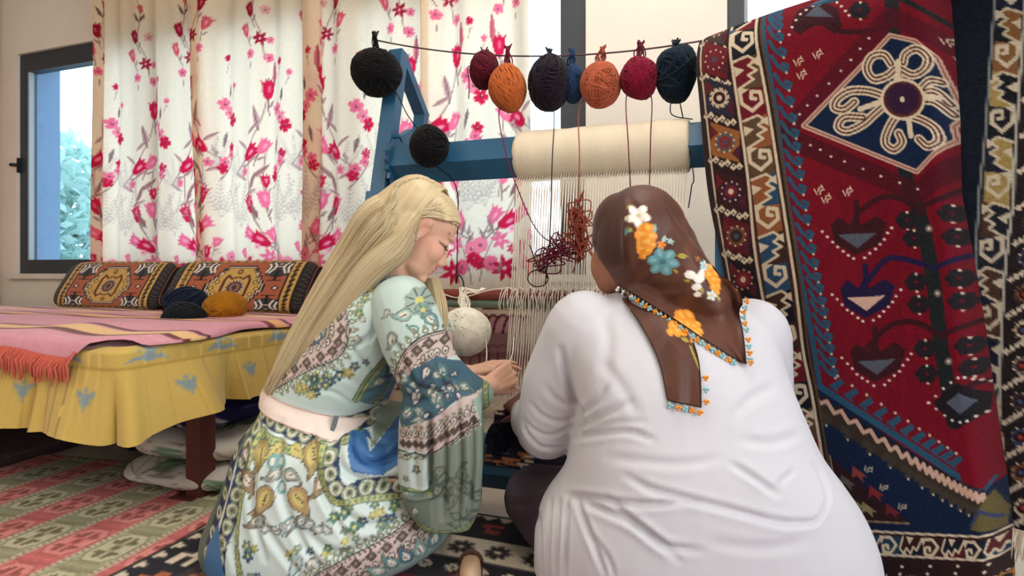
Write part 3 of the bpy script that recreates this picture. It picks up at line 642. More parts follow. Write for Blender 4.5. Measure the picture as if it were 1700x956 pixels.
for k in range(60):
    x = .03+.055*k
    if x < 3.2: cvR.poly([(x-.03,.012),(x,.045),(x+.03,.012)], CRM)
    y = .03+.055*k
    if y < 1.7: cvR.poly([(.012,y-.02),(.05,y),(.012,y+.02)], CRM)
for k in range(26):
    x = .18+.12*k; hookmot(cvR, x, .10, .07, (OR, CRM, (150,60,60))[k % 3]); hookmot(cvR, .10, .15+.12*k, .08, (CRM, OR, (150,90,60))[k % 3], 1.57)
cvR.poly([(.16,.165),(3.2,.165),(3.2,.285),(.16,.285)], CRM); cvR.poly([(.16,.165),(.285,.165),(.285,1.7),(.16,1.7)], (60,52,56))
for k in range(30): rosette(cvR, .22+.105*k, .225, .042, KR, (70,50,44), CRM, 8)
for k in range(16): rosette(cvR, .222, .36+.11*k, .04, (176,104,66), KR, CRM, 6)
for k in range(40): cvR.poly(T(.32+.075*k, .335, .78, .016)([(-1,-1),(1,-1),(1,1),(-1,1)]), CRM); cvR.ell(.32+.075*k, .335, .006, .006, KR); rosette(cvR, .355+.15*k, .37, .03, MR, CRM, KR, 6)
for k in range(10):
    for j in range(5): rosette(cvR, .62+.3*k+.15*(j % 2), .55+.22*j, .055, NV, OR, CRM, 8); hookmot(cvR, .77+.3*k, .60+.22*j, .06, (60,70,100))
cvR.a += rng.normal(size=(cvR.h, cvR.w, 1)).astype(np.float32)*5
floor_rug('patterned_rug', R0, U, -NB, 3.0, 1.65, cvR, .009, 'dark navy and maroon patterned rug spread under the two weavers', .013, mat=M_pile)

# bedding and a bag stored under the divan
cvQ = Cv(0, 0, 1, 1, 200, (214,208,198))
for k in range(9): t = T(rng.random(), rng.random(), rng.random()*6, .17); cvQ.poly(t([(-.9,0),(-.5,.4),(.1,.5),(.9,0),(.2,-.5),(-.5,-.4)]), (120,146,124)); cvQ.line(t([(-.9,0),(.9,0)]), .006, (206,214,196))
for k in range(8): cvQ.line(spline(rng.random((4,2)), 20), .007, (120,112,100))
cvN = Cv(0, 0, 1, 1, 150, (38,40,84))
for k in range(14): rosette(cvN, rng.random(), rng.random(), .09, ((206,200,200),(150,90,90),(86,96,140))[k % 3], (60,70,120), (220,190,120))
def quilt(name, c, lx, ly, z0, th, canvas, label, seed, ang=0., group=None):
    ca, sa = math.cos(ang), math.sin(ang); ex = V3(ca, sa, 0); ey = V3(-sa, ca, 0); c = np.asarray(c, float)
    def fn(u, v):
        a = u*2*math.pi; e = 4.0; cx = np.sign(np.cos(a))*np.abs(np.cos(a))**(2/e); cy = np.sign(np.sin(a))*np.abs(np.sin(a))**(2/e); b = (v-.5)*math.pi
        r = np.cos(b)**.35; q = np.stack([cx, cy, v], -1); n = snoise(q*1.0, 4.0, seed, 2)
        z = z0+th/2+th/2*np.sin(b)+.018*n*np.clip(v*2-.6, 0, 1); r = r*(1+.05*n)
        return c+ex*(cx*r*lx/2)[..., None]+ey*(cy*r*ly/2)[..., None]+z[..., None]*V3(0,0,1)
    def cf(u, v, p): return lin(canvas.sample((((p-c)@ex)/lx*.9+.5+.1*v) % 1, (((p-c)@ey)/ly*.5+.5+p[..., 2]*2.2) % 1))
    return tag(sheet(name, fn, 120, 60, mk('quilt_cotton', vcol=True, rough=.9, spec=.1), None, cf), label, 'bedding', group)
Q0 = W(2.37, 0, .74)
quilt('folded_quilt', Q0+V3(.0,0,0), .52, .62, .004, .085, cvQ, 'white quilt with green leaves, lowest of the pile behind the divan leg', 31, -.32, 'bedding under the divan')
quilt('folded_quilt', Q0+V3(.02,.02,0), .50, .58, .088, .105, cvQ, 'white leaf-printed quilt folded in the middle of the pile under the divan', 32, -.36, 'bedding under the divan')
quilt('folded_cloth', Q0+V3(-.05,.0,0), .40, .46, .192, .10, cvN, 'navy floral cloth folded on top of the quilts under the divan', 33, -.33, 'bedding under the divan')
def bag(c):
    def fn(u, v):
        a = u*2*math.pi; b = (v-.5)*math.pi; d = np.stack([np.cos(a)*np.cos(b), np.sin(a)*np.cos(b), np.sin(b)], -1); n = snoise(d, 3.5, 8, 3)
        q = d*(1+.10*n)[..., None]*(.17,.14,.115); q[..., 2] = np.maximum(q[..., 2], -.085); return np.asarray(c)+q
    return sheet('storage_bag', fn, 60, 40, mk('bag_black', (20,24,36), .7, .2), None)
tag(bag(W(1.88, .09, .62)), 'dark navy sack lying in the shade under the divan', 'bag')
# ------------------------------------------------------------------ the loom
LO = V3(-.33, 2.20, 1.142); _a = math.radians(13); LW = NB*math.sin(_a)+V3(0,0,math.cos(_a)); LB = NB*math.cos(_a)-V3(0,0,math.sin(_a))
def L(t, b, w): return LO+U*t+LB*b+LW*w
M_blue = mk('loom_blue_paint', (34,84,116), .42, .45, var=.12, vscale=9, bump=.05, bscale=40)
M_warp = mk('warp_cotton', (216,202,178), .9, .1, bump=.25, bscale=300)
M_warp2 = mk('warp_thread', (226,216,200), .9, .1)
M_rod = mk('rod_red_paint', (120,52,42), .45, .4, var=.2); M_rodg = mk('rod_green_paint', (92,108,92), .5, .4, var=.2)
loom = empty('weaving_loom', L(.4, 0, -1.16), 'blue painted steel rug loom with cotton warp wound on its beam', 'loom')
WF = -1.142/math.cos(_a)
def loom_side(t, sgn, top=.46):
    m = MB(); m.bar(L(t, -.02, -.13), L(t, -.02, top), .058, .05, U); m.build('upright', M_blue, loom)
    m = MB(); m.bar(L(t-.006, -.02, WF+.02), L(t-.006, -.02, -.115), .072, .06, U); m.build('lower_upright', M_blue, loom)
    m = MB(); m.bar(L(t, .005, top-.025), L(t+.002, .215, top-.16), .05, .035, U); m.build('top_brace', M_blue, loom)
    m = MB(); m.bar(L(t+.002, .20, top-.14), L(t+.002, .20, -.75), .05, .035, U); m.build('rear_upright', M_blue, loom)
    m = MB(); m.bar(L(t+.002, .20, -.75), L(t+.002, .0, WF+.1), .05, .035, U); m.build('rear_strut', M_blue, loom)
    m = MB(); m.prism([L(t-.02, .0, .20), L(t-.02, .19, .08), L(t-.02, .19, -.10), L(t-.02, .0, -.14)], U*.012); m.build('gusset', M_blue, loom)
    m = MB(); m.prism([L(t+.03, -.03, .10), L(t+.03, .05, .17), L(t+.03, .10, .10), L(t+.03, .04, .06)], U*.03); m.build('pawl', M_blue, loom)
    m = MB(); q = L(t, 0, WF); m.box((q[0], q[1]-.05, .022), .10, .52, .024, U, NB); m.build('foot', M_blue, loom)
    # ratchet wheel
    g = [];
    for k in range(36):
        r = .098 if k % 2 else .084; a = k*2*math.pi/36; g.append(L(t+sgn*.045, r*math.cos(a), r*math.sin(a)))
    m = MB(); m.prism(g, U*.014*sgn); m.build('ratchet_wheel', M_blue, loom)
loom_side(-.145, 1); loom_side(1.06, -1, .24)
g = [(.079*math.cos(k*math.pi/3+.42), .079*math.sin(k*math.pi/3+.42)) for k in range(6)]
m = MB(); m.prism([L(-.11, b, w) for b, w in g], U*1.13); m.build('warp_beam', M_blue, loom)
# warp wound on the beam: a lathe with a groove for every turn
def beam_roll():
    t0, t1, n, k = .372, .945, 420, 56
    t = np.linspace(t0, t1, n); e = np.minimum(np.clip((t-t0)/.022, 0, 1), np.clip((t1-t)/.012, 0, 1)); r = .060+.024*np.sqrt(np.clip(1-(1-e)**2, 0, 1))
    r = r+.0009*np.abs(np.sin(t*math.pi/.0062))+.0012*np.sin(t*31)+.0008*np.sin(t*77)
    a = np.arange(k)*2*math.pi/k
    v = LO+t[:, None, None]*U+(r[:, None]*np.cos(a))[..., None]*LB+(r[:, None]*np.sin(a))[..., None]*LW; f = []
    i = np.arange(k); i2 = (i+1) % k; j = np.arange(n-1)[:, None]*k; F_ = np.stack([j+i, j+i2, j+k+i2, j+k+i], -1).reshape(-1, 4)
    return obj('warp_roll', v.reshape(-1, 3), F_, M_warp, loom)
beam_roll()
# warp threads, rod with heddle loops
m = MB(); NW = 124
for k in range(NW):
    f = k/(NW-1); t0 = .385+.55*f; t1 = .40+.53*f; b0 = -.085 if k % 2 else -.07; jit = (rng.random()-.5)*.003
    bm = -.052 if k % 2 else -.012
    m.tube([L(t0, -.02+.012*(k % 2), -.080), L(t0, -.03, -.10), L((t0+t1)/2+jit, (-.03+bm)/2-.006, -.30), L(t1+jit, bm, -.50), L(t1, -.045+(.008 if k % 2 else -.004), -.86)], .0015, 4, False)
q = m.build('warp_threads', M_warp2, loom, True); q['kind'] = 'stuff'
m = MB(); m.tube([L(-.13, -.035, -.490), L(.5, -.035, -.490), L(1.05, -.035, -.490)], .0185, 16); m.build('heddle_rod', M_rod, loom, True)
m = MB(); m.tube([L(-.13, -.033, -.519), L(.5, -.033, -.519), L(1.05, -.033, -.519)], .0135, 12); m.build('rod_rail', M_rodg, loom, True)
m = MB()
for k in range(70):
    t = .37+.55*k/69+.003*(rng.random()-.5); a = np.linspace(0, 2*math.pi, 13); sk = (rng.random()-.5)*.02
    m.tube([L(t+sk*math.sin(x), -.035-.0235*math.cos(x), -.503-.037*math.sin(x)) for x in a], .0018, 4, False)
m.tube(spline([L(-.12, -.06, -.475), L(.0, -.06, -.50), L(.1, -.062, -.472), L(.22, -.06, -.505), L(.33, -.06, -.48), L(.40, -.06, -.47)], 40), .002, 4); 
a = [L(.40+.0175*k, -.058-.003*(k % 2), -.468-.012*(k % 2)) for k in range(30)]; m.tube(spline(a, 90), .0018, 4)
q = m.build('heddle_loops', mk('heddle_string', (226,214,200), .9), loom, True); q['kind'] = 'stuff'
# cloth beam with the finished piece
m = MB(); m.prism([L(-.11, b-.03, w-1.0) for b, w in g], U*1.13); m.build('cloth_beam', M_blue, loom)
cvF = Cv(0, 0, .6, .4, 300, (40,34,44))
for k in range(60): hookmot(cvF, rng.random()*.6, rng.random()*.4, .04, ((150,50,56),(220,206,184),(60,80,120),(170,110,70))[k % 4])
sheet('woven_cloth', lambda u, v: LO+U*(.385+.55*u)[..., None]+LB*(-.062-.05*np.sin(np.clip(v*1.3-.3, 0, 1)*1.6))[..., None]+LW*(-.845-.16*v)[..., None], 120, 50, M_pile, loom, lambda u, v, p: lin(cvF.sample(u*.55, v*.3)), .008, LB)
# yarn ends hanging at the working edge
m = MB()
for k in range(60):
    t = .40+.5*rng.random(); p = L(t, -.075, -.85); m.cc = ((24,26,34),(90,30,40),(30,44,70))[k % 3]; m.tube([p, p+V3(.004,-.014,-.02), p+V3(.006*(rng.random()-.5),-.016,-.06)], .0022, 4, False)
q = m.build('yarn_ends', mk('yarn_end_wool', vcol=True), loom, True); q['kind'] = 'stuff'

# line above the loom and the wool hung from it
LA, LZ = P(640, 70, 2.24), P(1152, 70, 1.885)
def LN(px):                               # point of the sagging line at a photograph column
    f = (px-640)/512.0; X = LA+(LZ-LA)*f
    for _ in range(3):
        f = f+((px-850)/FPX-X[0]/X[1])*2.0; X = LA+(LZ-LA)*f
    return X-V3(0,0,.048)*4*f*(1-f)
m = MB(); m.tube([LN(x) for x in np.linspace(625, 1165, 24)], .0028, 6); tag(m.build('hanging_line', mk('line_cord', (84,60,70), .9), None, True), 'thin dark cord stretched above the loom beam carrying wool', 'cord')
def on_line(px, py, rx, ry, fwd=.0, dep=None):
    q = LN(px); d = q[1]-fwd; return P(px, py, d), (rx/FPX*d, (dep or (rx+ry)/2)/FPX*d, ry/FPX*d), q
def hang(name, px, py, rx, ry, col, label, seed, n=55, tails=(), fwd=.0, jit=.03, tr=.0032, tmat=None):
    c, r, q = on_line(px, py, rx, ry, fwd); q = q-V3(0, fwd, 0)
    tl = [[c-V3(0,0,r[2]*.3)]+[P(x, y, d) for x, y, d in t] for t in tails]
    return yarn_ball(name, c, r, col, label, n, seed, tr, jit, tl, tmat=tmat, knot=q)
BLK, DKM = (16,15,16), (74,16,34)
hang('yarn_ball', 625, 120, 41, 38, BLK, 'large black yarn ball hung at the loom upright end of the line', 41, 60, tails=[[(656,152,2.20),(676,190,2.13),(700,222,2.06)]], fwd=.03, jit=.035)
yarn_ball('yarn_ball', P(712, 243, 2.05), (.064,.062,.069), BLK, 'smaller black yarn ball hanging in front of the blue beam', 60, 42, jit=.02, tails=[[P(735,226,2.05), P(742,232,2.04), P(748,240,2.06)], [P(718,270,2.06), P(757,310,2.10), P(759,400,2.06), P(758,470,1.98)]])
yd = mk('strand_maroon', (96,24,44), .9); yb = mk('strand_black', (30,26,30), .9); yo = mk('strand_rust', (140,66,48), .9)
hang('yarn_ball', 805, 117, 24, 30, (82,18,34), 'small maroon yarn ball beside the orange one on the line', 43, 45, tails=[[(778,110,2.12),(779,140,2.12),(778,164,2.12)]], fwd=.01)
hang('yarn_ball', 843, 147, 30, 37, (178,92,46), 'orange yarn ball hanging low beside the small maroon one', 44, 60, tails=[[(828,190,2.02),(842,262,1.90),(862,320,1.88),(884,370,1.88),(905,396,1.88),(925,400,1.88),(945,388,1.87),(958,368,1.86)]], fwd=.05, tmat=yd)
hang('yarn_ball', 912, 137, 34, 45, (30,22,32), 'biggest dark aubergine yarn ball in the middle of the line', 45, 55, tails=[[(920,190,1.98),(917,262,1.84),(915,330,1.84),(911,420,1.84),(905,470,1.82)]], fwd=.02, tmat=yb)
hang('yarn_hank', 951, 140, 17, 32, (30,52,84), 'small slate blue hank tucked between aubergine and terracotta balls', 46, 40, jit=.09, tr=.003)
hang('yarn_ball', 997, 140, 32, 37, (164,84,58), 'terracotta yarn ball with coiled strands hung by a pale thread', 47, 70, tails=[[(963,176,1.97),(962,260,1.82),(961,330,1.82),(960,362,1.82)]], fwd=.02, jit=.03, tr=.0028, tmat=yo)
hang('yarn_ball', 1061, 130, 30, 34, (120,18,44), 'crimson yarn ball hung by a purple loop', 48, 55, tails=[[(1040,160,1.93),(1043,240,1.78),(1047,320,1.78)], [(1081,160,1.92),(1080,230,1.78),(1078,320,1.78)]], fwd=.02, tmat=yd)
hang('yarn_hank', 1122, 122, 32, 46, (16,30,44), 'shaggy navy hank hung next to the hanging carpet edge', 49, 60, tails=[[(1113,175,1.87),(1118,192,1.86),(1150,198,1.82)],[(1150,280,1.80),(1148,310,1.80),(1143,345,1.80)]], jit=.07, tr=.0035)
# tangled maroon and rust bundle caught on the warp
root = empty('yarn_tangle', P(958, 420, 1.80), 'tangled bundle of maroon and rust yarn caught on the warp threads', 'yarn')
for nm, mt, ctr, n, sd in (('rust_strands', yo, [(962,375),(958,372),(965,385),(955,382)], 26, 1), ('maroon_strands', yd, [(925,420),(915,430),(930,410)], 12, 2)):
    R = np.random.default_rng(sd); m = MB()
    for k in range(n):
        cx, cy = ctr[k % len(ctr)]; d = 1.80+.015*R.normal(); pts = []
        for j in range(6):
            sx, sy = ((14, 26) if sd == 1 else (26, 20)); pts.append(P(cx+sx*R.normal()*.8, cy+sy*(R.normal()*.6+(.5*j-1 if sd == 1 else 0)), d+.006*R.normal()))
        m.tube(spline(pts, 30), .0021, 5)
    m.build(nm, mt, root, True)
m = MB(); m.tube([P(893+17*math.cos(a), 462+14*math.sin(a), 1.81) for a in np.linspace(0, 6.3, 24)], .0019, 5); m.tube(spline([P(908,462,1.81), P(902,430,1.81), P(905,412,1.81), P(930,404,1.81)], 20), .0019, 5); m.build('black_strand', yb, root, True)
yarn_ball('yarn_hank', P(838,742,1.80), (.050,.045,.075), (18,24,38), 'dark navy hank hanging at the weaving edge between the two weavers', 40, 61, .004, .08, tails=[[P(838,742,1.80), P(846,700,1.79), P(858,672,1.80)]])
# cream ball hung from the rod
cr = (244,238,220)
c = P(772, 550, 1.90); root = yarn_ball('yarn_ball', c, (.077,.074,.074), cr, 'cream yarn ball hanging from the red rod by its thread', 90, 51, .0034, .014, tails=[[P(806,556,1.87), P(808,585,1.84), P(807,606,1.76)], [P(807,606,1.72), P(835,612,1.68), P(850,590,1.72), P(853,560,1.80)], [P(840,640,1.64), P(828,668,1.66), P(812,672,1.68), P(808,655,1.68)]], knot=P(768, 488, 1.93))
m = MB()
for k in range(4): m.tube(spline([P(765+3*k,512,1.9), P(766+2*k,490,1.9), P(772+6*k,478+2*k,1.9), P(790+5*k,486-2*k,1.9), P(800,478,1.91)], 18), .0023, 5)
m.build('thread_loop', yarn_mat('wool_cream', cr), root, True)
m = MB(); m.tube(spline([P(757,470,1.96), P(757,462,1.94), P(763,457,1.93), P(769,468,1.93), P(770,488,1.93)], 16), .0025, 6); tag(m.build('wire_hook', mk('wire', (30,28,28), .5), None, True), 'bent black wire hook above the cream ball', 'hook')
# ------------------------------------------------------------------ carpets hung over a rail
RA = V3(.5215, 1.78, 0); RE = unit(V3(.2, -.247, 0)); RN = V3(-RE[1], RE[0], 0)     # foot line of the hanging plane, its direction, its back side
RZ = 1.44
def r_px(s, z, off=0.0):                  # plane place -> drawing coordinates of the carpet sketch
    p0 = RA[0]+RE[0]*s+RN[0]*off; p1 = RA[1]+RE[1]*s+RN[1]*off; return 850+FPX*p0/p1, HZ-(z-CAMZ)*FPX/p1
def r_pl(px, py, off=0.0):                # and back
    a = (px-850)/FPX; A = RA+RN*off; t = (A@RN)/(a*RN[0]+RN[1]); p = V3(a*t, t, 0); return (p-A)@RE, CAMZ+(HZ-py)/FPX*t
RED, RDK, GRN, HBL, CRE, BRN, ORB, NAV, PNK, GRY = (122,14,34), (58,22,30), (32,34,38), (44,88,116), (226,208,180), (46,26,28), (166,98,58), (16,34,66), (214,178,158), (86,92,106)
def dots(cv, pts, n, r, c=(232,222,208)):
    for p in spline(pts, n): cv.ell(p[0]+.6*rng.normal(), p[1]+.6*rng.normal(), r, r*.8, c)
def ros8(cv, x, y, r, c1, c2, c3, n=8, w=True):
    for k in range(n): a = k*6.283/n; cv.poly([(x+r*math.cos(a-.35)*.7, y+r*math.sin(a-.35)*.7), (x+r*1.1*math.cos(a), y+r*1.1*math.sin(a)), (x+r*math.cos(a+.35)*.7, y+r*math.sin(a+.35)*.7)], c1)
    cv.ell(x, y, r*.8, r*.8, c1); cv.ell(x, y, r*.62, r*.62, c2); cv.ell(x, y, r*.28, r*.28, c3)
    if w:
        for k in range(n): a = k*6.283/n+.4; cv.ell(x+r*.95*math.cos(a), y+r*.95*math.sin(a), r*.10, r*.10, CRE)
def hookrun(cv, path, n, w, bgs, mir=1, c=CRE):
    """running hooks and teeth between two guard lines, path = centre line"""
    q = spline(path, 400); Ls = np.concatenate([[0], np.cumsum(np.linalg.norm(np.diff(q, axis=0), axis=1))]); st = Ls[-1]/n
    for k in range(n):
        s0 = np.interp(k*st, Ls, np.arange(400)); i = int(min(s0, 398)); p = q[i]; d = unit(q[i+1]-q[i]); ang = math.atan2(d[1], d[0])-math.pi/2; h = st
        t = T(p[0], p[1], ang, 1, mir); W_ = w/2; bg = bgs[k % len(bgs)]; bg2 = bgs[(k+2) % len(bgs)]
        cv.poly(t([(-W_,0),(W_,0),(W_,h*.45),(-W_,h*.55)]), bg); cv.poly(t([(-W_,h*.55),(W_,h*.45),(W_,h),(-W_,h)]), bg2)
        hk = [(-W_*.85,0),(-W_*.85,h*.22),(-.1*W_,h*.37),(W_*.75,h*.25),(W_*.72,h*.08),(W_*.05,h*.05),(-.05*W_,h*.16),(W_*.3,h*.18)]; cv.line(t(hk), w*.15, c)
        cv.poly(t([(-W_,-h*.04),(-W_*.1,-h*.0),(-W_,h*.10)]), c)
        zz = [(-W_*.95,h*.52),(W_*.25,h*.46),(W_*.8,h*.56),(W_*.15,h*.62),(W_*.75,h*.72),(0,h*.78),(W_*.4,h*.86),(-W_*.9,h*.98)]
        cv.poly(t(zz+[(-W_,h*.98),(-W_,h*.5)]), bgs[(k+1) % len(bgs)]); cv.line(t(zz), w*.10, c)
        cv.poly(t([(W_,h*.50),(W_*.35,h*.56),(W_,h*.66)]), c); cv.poly(t([(-W_,h*.60),(-W_*.2,h*.68),(-W_,h*.78)]), c)
def glyph(cv, x, y, s, a=0): t = T(x, y, a, s); [cv.line(t(p), s*.28, CRE) for p in ([(-1,-.8),(-1,.6)], [(-.5,.2),(.1,-.6),(.9,-.4)], [(-.4,.9),(.2,.2),(1,.3)], [(.9,-.9),(.9,-.1)])]
def carpet_canvas():
    cv = Cv(1120, -240, 1720, 1010, 1.6, RED); A = lambda *p: np.array(p, float)
    for k in range(260): cv.line([(1290+340*rng.random(), -200+1000*rng.random())]*1+[(1450+150*rng.random(), -200+1000*rng.random())], 5, (104,10,28), .18)
    # tree: trunk, branches, leaves
    trunk = A((1470,-200),(1478,-60),(1480,60),(1500,290),(1522,350),(1545,450),(1562,570),(1585,700)); cv.line(spline(trunk, 60), 24, (30,36,38))
    for b, c in ((A((1480,40),(1420,52),(1375,45),(1365,20)), RDK), (A((1480,-10),(1560,25),(1590,10)), GRN), (A((1530,355),(1495,330),(1460,328),(1425,352)), RDK), (A((1520,345),(1560,325),(1585,300)), RDK), (A((1550,445),(1500,430),(1470,432),(1440,470)), (34,26,66)), (A((1550,445),(1590,425),(1610,415)), (34,26,66)), (A((1568,560),(1520,535),(1480,540),(1445,575)), RDK), (A((1565,555),(1600,540),(1622,530)), RDK), (A((1580,660),(1610,640),(1630,640)), RDK)): cv.line(spline(b, 24), 9, c)
    for x, y, big in ((1503,365,1),(1570,352,1),(1515,395,0),(1578,392,0),(1520,468,1),(1585,462,1),(1525,505,0),(1590,500,0),(1537,578,1),(1602,575,1),(1540,620,0),(1608,612,0),(1425,15,1)):
        for q in range(6): cv.ell(x+11*math.cos(q*1.05), y+9*math.sin(q*1.05), 8, 7, (34,30,36))
        cv.ell(x, y-13, 2.4, 2.2, CRE); cv.ell(x+2, y+16, 2.4, 2, CRE)
    for x, y in ((1539,379),(1555,487),(1575,600)): cv.ell(x, y, 6, 6, (120,110,104)); cv.ell(x, y, 2.5, 2.5, CRE)
    def tulip(x, y, tri, bgc, s=1.0):
        t = T(x, y, 0, s); cv.poly(t([(-42,-22),(-30,-36),(-12,-22),(-4,-40),(6,-22),(30,-38),(48,-26),(38,8),(0,28),(-34,8)]), bgc); cv.line(t([(0,-30),(-2,-60)]), 9, bgc); cv.poly(t([(-30,-6),(32,-10),(2,16)]), tri)
        dots(cv, t([(-55,-12),(-30,14),(-4,34)]), 7, 2.6*s); dots(cv, t([(14,32),(38,10),(56,-18)]), 7, 2.6*s)
    tulip(1423, 396, GRY, RDK); tulip(1440, 500, PNK, (32,24,62), .98); tulip(1458, 605, GRY, RDK, 1.0)
    t = T(1357, 22, math.pi, .95); cv.poly(t([(-42,-22),(-30,-36),(-12,-22),(6,-22),(30,-38),(48,-26),(38,8),(0,28),(-34,8)]), RDK); cv.poly(t([(-26,-6),(24,-4),(6,18)]), GRY); dots(cv, [(1312,58),(1326,22),(1355,2),(1385,2),(1408,25)], 13, 2.6)
    cv.poly([(1550,668),(1590,635),(1628,660),(1628,690),(1590,712)], (30,26,34)); cv.poly([(1572,668),(1592,652),(1616,668),(1594,688)], GRY); dots(cv, [(1543,668),(1590,628),(1625,640)], 9, 2.6); dots(cv, [(1543,668),(1588,700),(1625,690)], 8, 2.6)
    # medallion with its dark dotted halo
    cv.line([(1300,225),(1475,25),(1575,70)], 30, (84,14,34), .8); cv.line([(1300,225),(1520,320),(1590,255)], 34, (74,16,32), .8); dots(cv, [(1440,62),(1400,110),(1350,165),(1318,205)], 9, 2.3); dots(cv, [(1345,240),(1385,262),(1450,288),(1520,312)], 8, 2.3)
    ring = A((1334,209),(1475,57),(1516,66),(1546,90),(1560,130),(1577,180),(1566,202),(1570,226),(1518,284)); cv.poly(ring, NAV); cv.line(ring, 8, PNK, 1, True); cv.line(ring, 2.2, (120,60,50), .8, True)
    arms = [[(1488,140),(1486,112),(1470,124),(1448,130),(1436,113),(1444,93),(1464,89),(1476,104)], [(1490,112),(1512,122),(1531,112),(1535,92),(1518,79),(1500,88),(1496,102)], [(1470,160),(1440,150),(1410,150),(1389,163),(1384,178),(1400,181),(1416,168)], [(1468,170),(1448,188),(1430,205),(1405,217),(1390,210),(1400,194),(1430,194)], [(1500,190),(1484,192),(1470,215),(1466,236),(1480,247),(1493,235),(1488,220)], [(1505,190),(1526,197),(1546,210),(1551,231),(1536,241),(1521,229)], [(1522,155),(1545,148),(1562,165)], [(1520,165),(1545,165),(1566,182)], [(1520,150),(1538,132),(1552,130)]]
    for a in arms: cv.line(spline(a, 40), 16, CRE)
    for a in arms: cv.line(spline(a, 40), 9, (78,36,34))
    for a in arms: cv.line(spline(a, 40), 3.5, CRE)
    for a in ([(1487,128),(1488,100)], [(1462,166),(1425,180)], [(1504,196),(1508,224)], [(1515,158),(1550,158)]): cv.line(a, 9, CRE)
    cv.ell(1495, 163, 37, 35, CRE); cv.ell(1495, 163, 32, 30, (92,44,42)); cv.poly([(1468,150),(1484,137),(1506,137),(1521,152),(1520,174),(1504,188),(1482,186),(1468,172)], (52,26,56)); cv.ell(1494, 163, 4, 5, CRE)
    for x, y in ((1327,102),(1358,90),(1332,124),(1362,316),(1374,330),(1408,318),(1556,55),(1570,52),(1570,80)): glyph(cv, x, y, 7, -.5)
    # hooked blue guard, corner and lower end
    gl = A((1200,-240),(1250,-20),(1269,67),(1290,200),(1307,318),(1330,440),(1350,540),(1366,640)); q = spline(gl, 300)
    cv.poly(np.concatenate([q, [(1366,1010),(1120,1010),(1120,-240)]]), (70,20,32)); cv.line(q, 9, HBL)
    for k in range(34):
        p = q[min(299, 8+int(k*8.6))]; t = T(p[0]+4, p[1]-14, .12, 1); cv.line(t([(0,-8),(12,6),(26,14),(28,4),(20,2)]), 6.5, HBL); cv.ell(*t([(27,16)])[0], 2, 2, CRE)
    cv.poly([(1340,640),(1366,640),(1400,665),(1500,738),(1592,798),(1630,815),(1660,800),(1660,1010),(1340,1010)], NAV)
    d0, d1 = A((1366,640),(1500,728),(1590,790)), A((1354,655),(1500,752),(1575,800),(1632,832)); qq = spline(d0, 60); cv.line(qq, 11, HBL); cv.line([(1590,790),(1600,808),(1630,818),(1640,800)], 5, HBL)
    for k in range(11): p = qq[3+int(k*5)]; cv.poly(T(p[0]+8, p[1]-6, .55, 1)([(-8,0),(4,-22),(12,-16),(6,-4),(12,2)]), HBL); cv.ell(p[0]+16, p[1]-26, 2.4, 2.4, CRE)
    qz = spline(d1, 40); zz = np.array([p+(0, 6 if k % 2 else -6) for k, p in enumerate(qz)]); cv.line(qz+(0,14), 26, (62,50,42)); cv.line(zz+(0,-6), 5, BRN); cv.line(zz, 6.5, PNK)
    for k in range(13):
        p = qz[1+3*k]+(6,30); cv.poly(T(p[0], p[1], .6, 1)([(-14,-8),(14,-8),(12,4),(4,10),(0,0),(-8,6)]), (70,62,54)); cv.ell(p[0]+4, p[1]+12, 2, 2, CRE)
    cor = A((1376,752),(1420,790),(1470,835),(1515,868),(1408,868)); cv.poly(cor, (50,26,30)); cv.line(A((1380,755),(1398,868)), 3, (150,130,108)); cv.line(A((1402,862),(1510,868)), 3, (150,130,108))
    for x, y, c in ((1430,786,(150,66,56)),(1458,818,(140,44,50)),(1485,848,(120,36,50)),(1410,800,(96,92,86)),(1425,838,(150,140,100)),(1445,845,(150,140,100))): cv.poly(T(x, y, .1, 13)([(-1,-1),(1,.2),(.4,.3),(.6,1),(-.4,.2),(-1,.6)]), c)
    for x, y in ((1445,778),(1470,808),(1500,840)): glyph(cv, x, y, 6, .2)
    cv.poly([(1628,838),(1640,820),(1656,860),(1655,890),(1610,880),(1620,860)], (110,98,60)); cv.line([(1612,872),(1625,850),(1650,870)], 5, (60,70,110))
    cv.poly([(1340,874),(1423,878),(1665,893),(1665,1010),(1340,1010)], BRN); cv.poly([(1340,880),(1430,885),(1665,899),(1665,932),(1430,916),(1340,910)], (56,24,28))
    hookrun(cv, A((1395,900),(1500,906),(1670,918)), 4, 32, [(90,30,36),(40,66,92),(60,30,30),(24,30,44)], -1); cv.line(A((1340,874),(1423,879),(1660,894)), 4, CRE); cv.line(A((1340,911),(1430,917),(1665,934)), 4, CRE)
    for k in range(8): ros8(cv, 1420+46*k, 966+3*k, 17, ((150,60,56),(46,70,100),(170,120,70))[k % 3], BRN, CRE); dots(cv, [(1436+46*k,990),(1452+46*k,940)], 5, 3)
    # left borders: guard lines, hooks, rosettes
    l0, l1 = A((1080,-240),(1128,-30),(1143,63),(1167,300),(1199,456),(1230,640),(1262,800),(1300,1010)), A((1088,-240),(1136,-30),(1150,64),(1179,300),(1206,456),(1238,640),(1270,800),(1308,1010))
    l2, l3 = A((1150,-240),(1196,-20),(1207,50),(1220,144),(1243,300),(1257,421),(1282,556),(1298,640),(1325,800),(1360,1010)), A((1190,-240),(1240,-20),(1250,33),(1274,167),(1296,300),(1325,470),(1339,584),(1353,660),(1373,803),(1400,1010))
    s0, s1, s2, s3 = (spline(x, 120) for x in (l0, l1, l2, l3))
    cv.poly(np.concatenate([s0-(60,0), (s3+(7,0))[::-1]]), BRN)
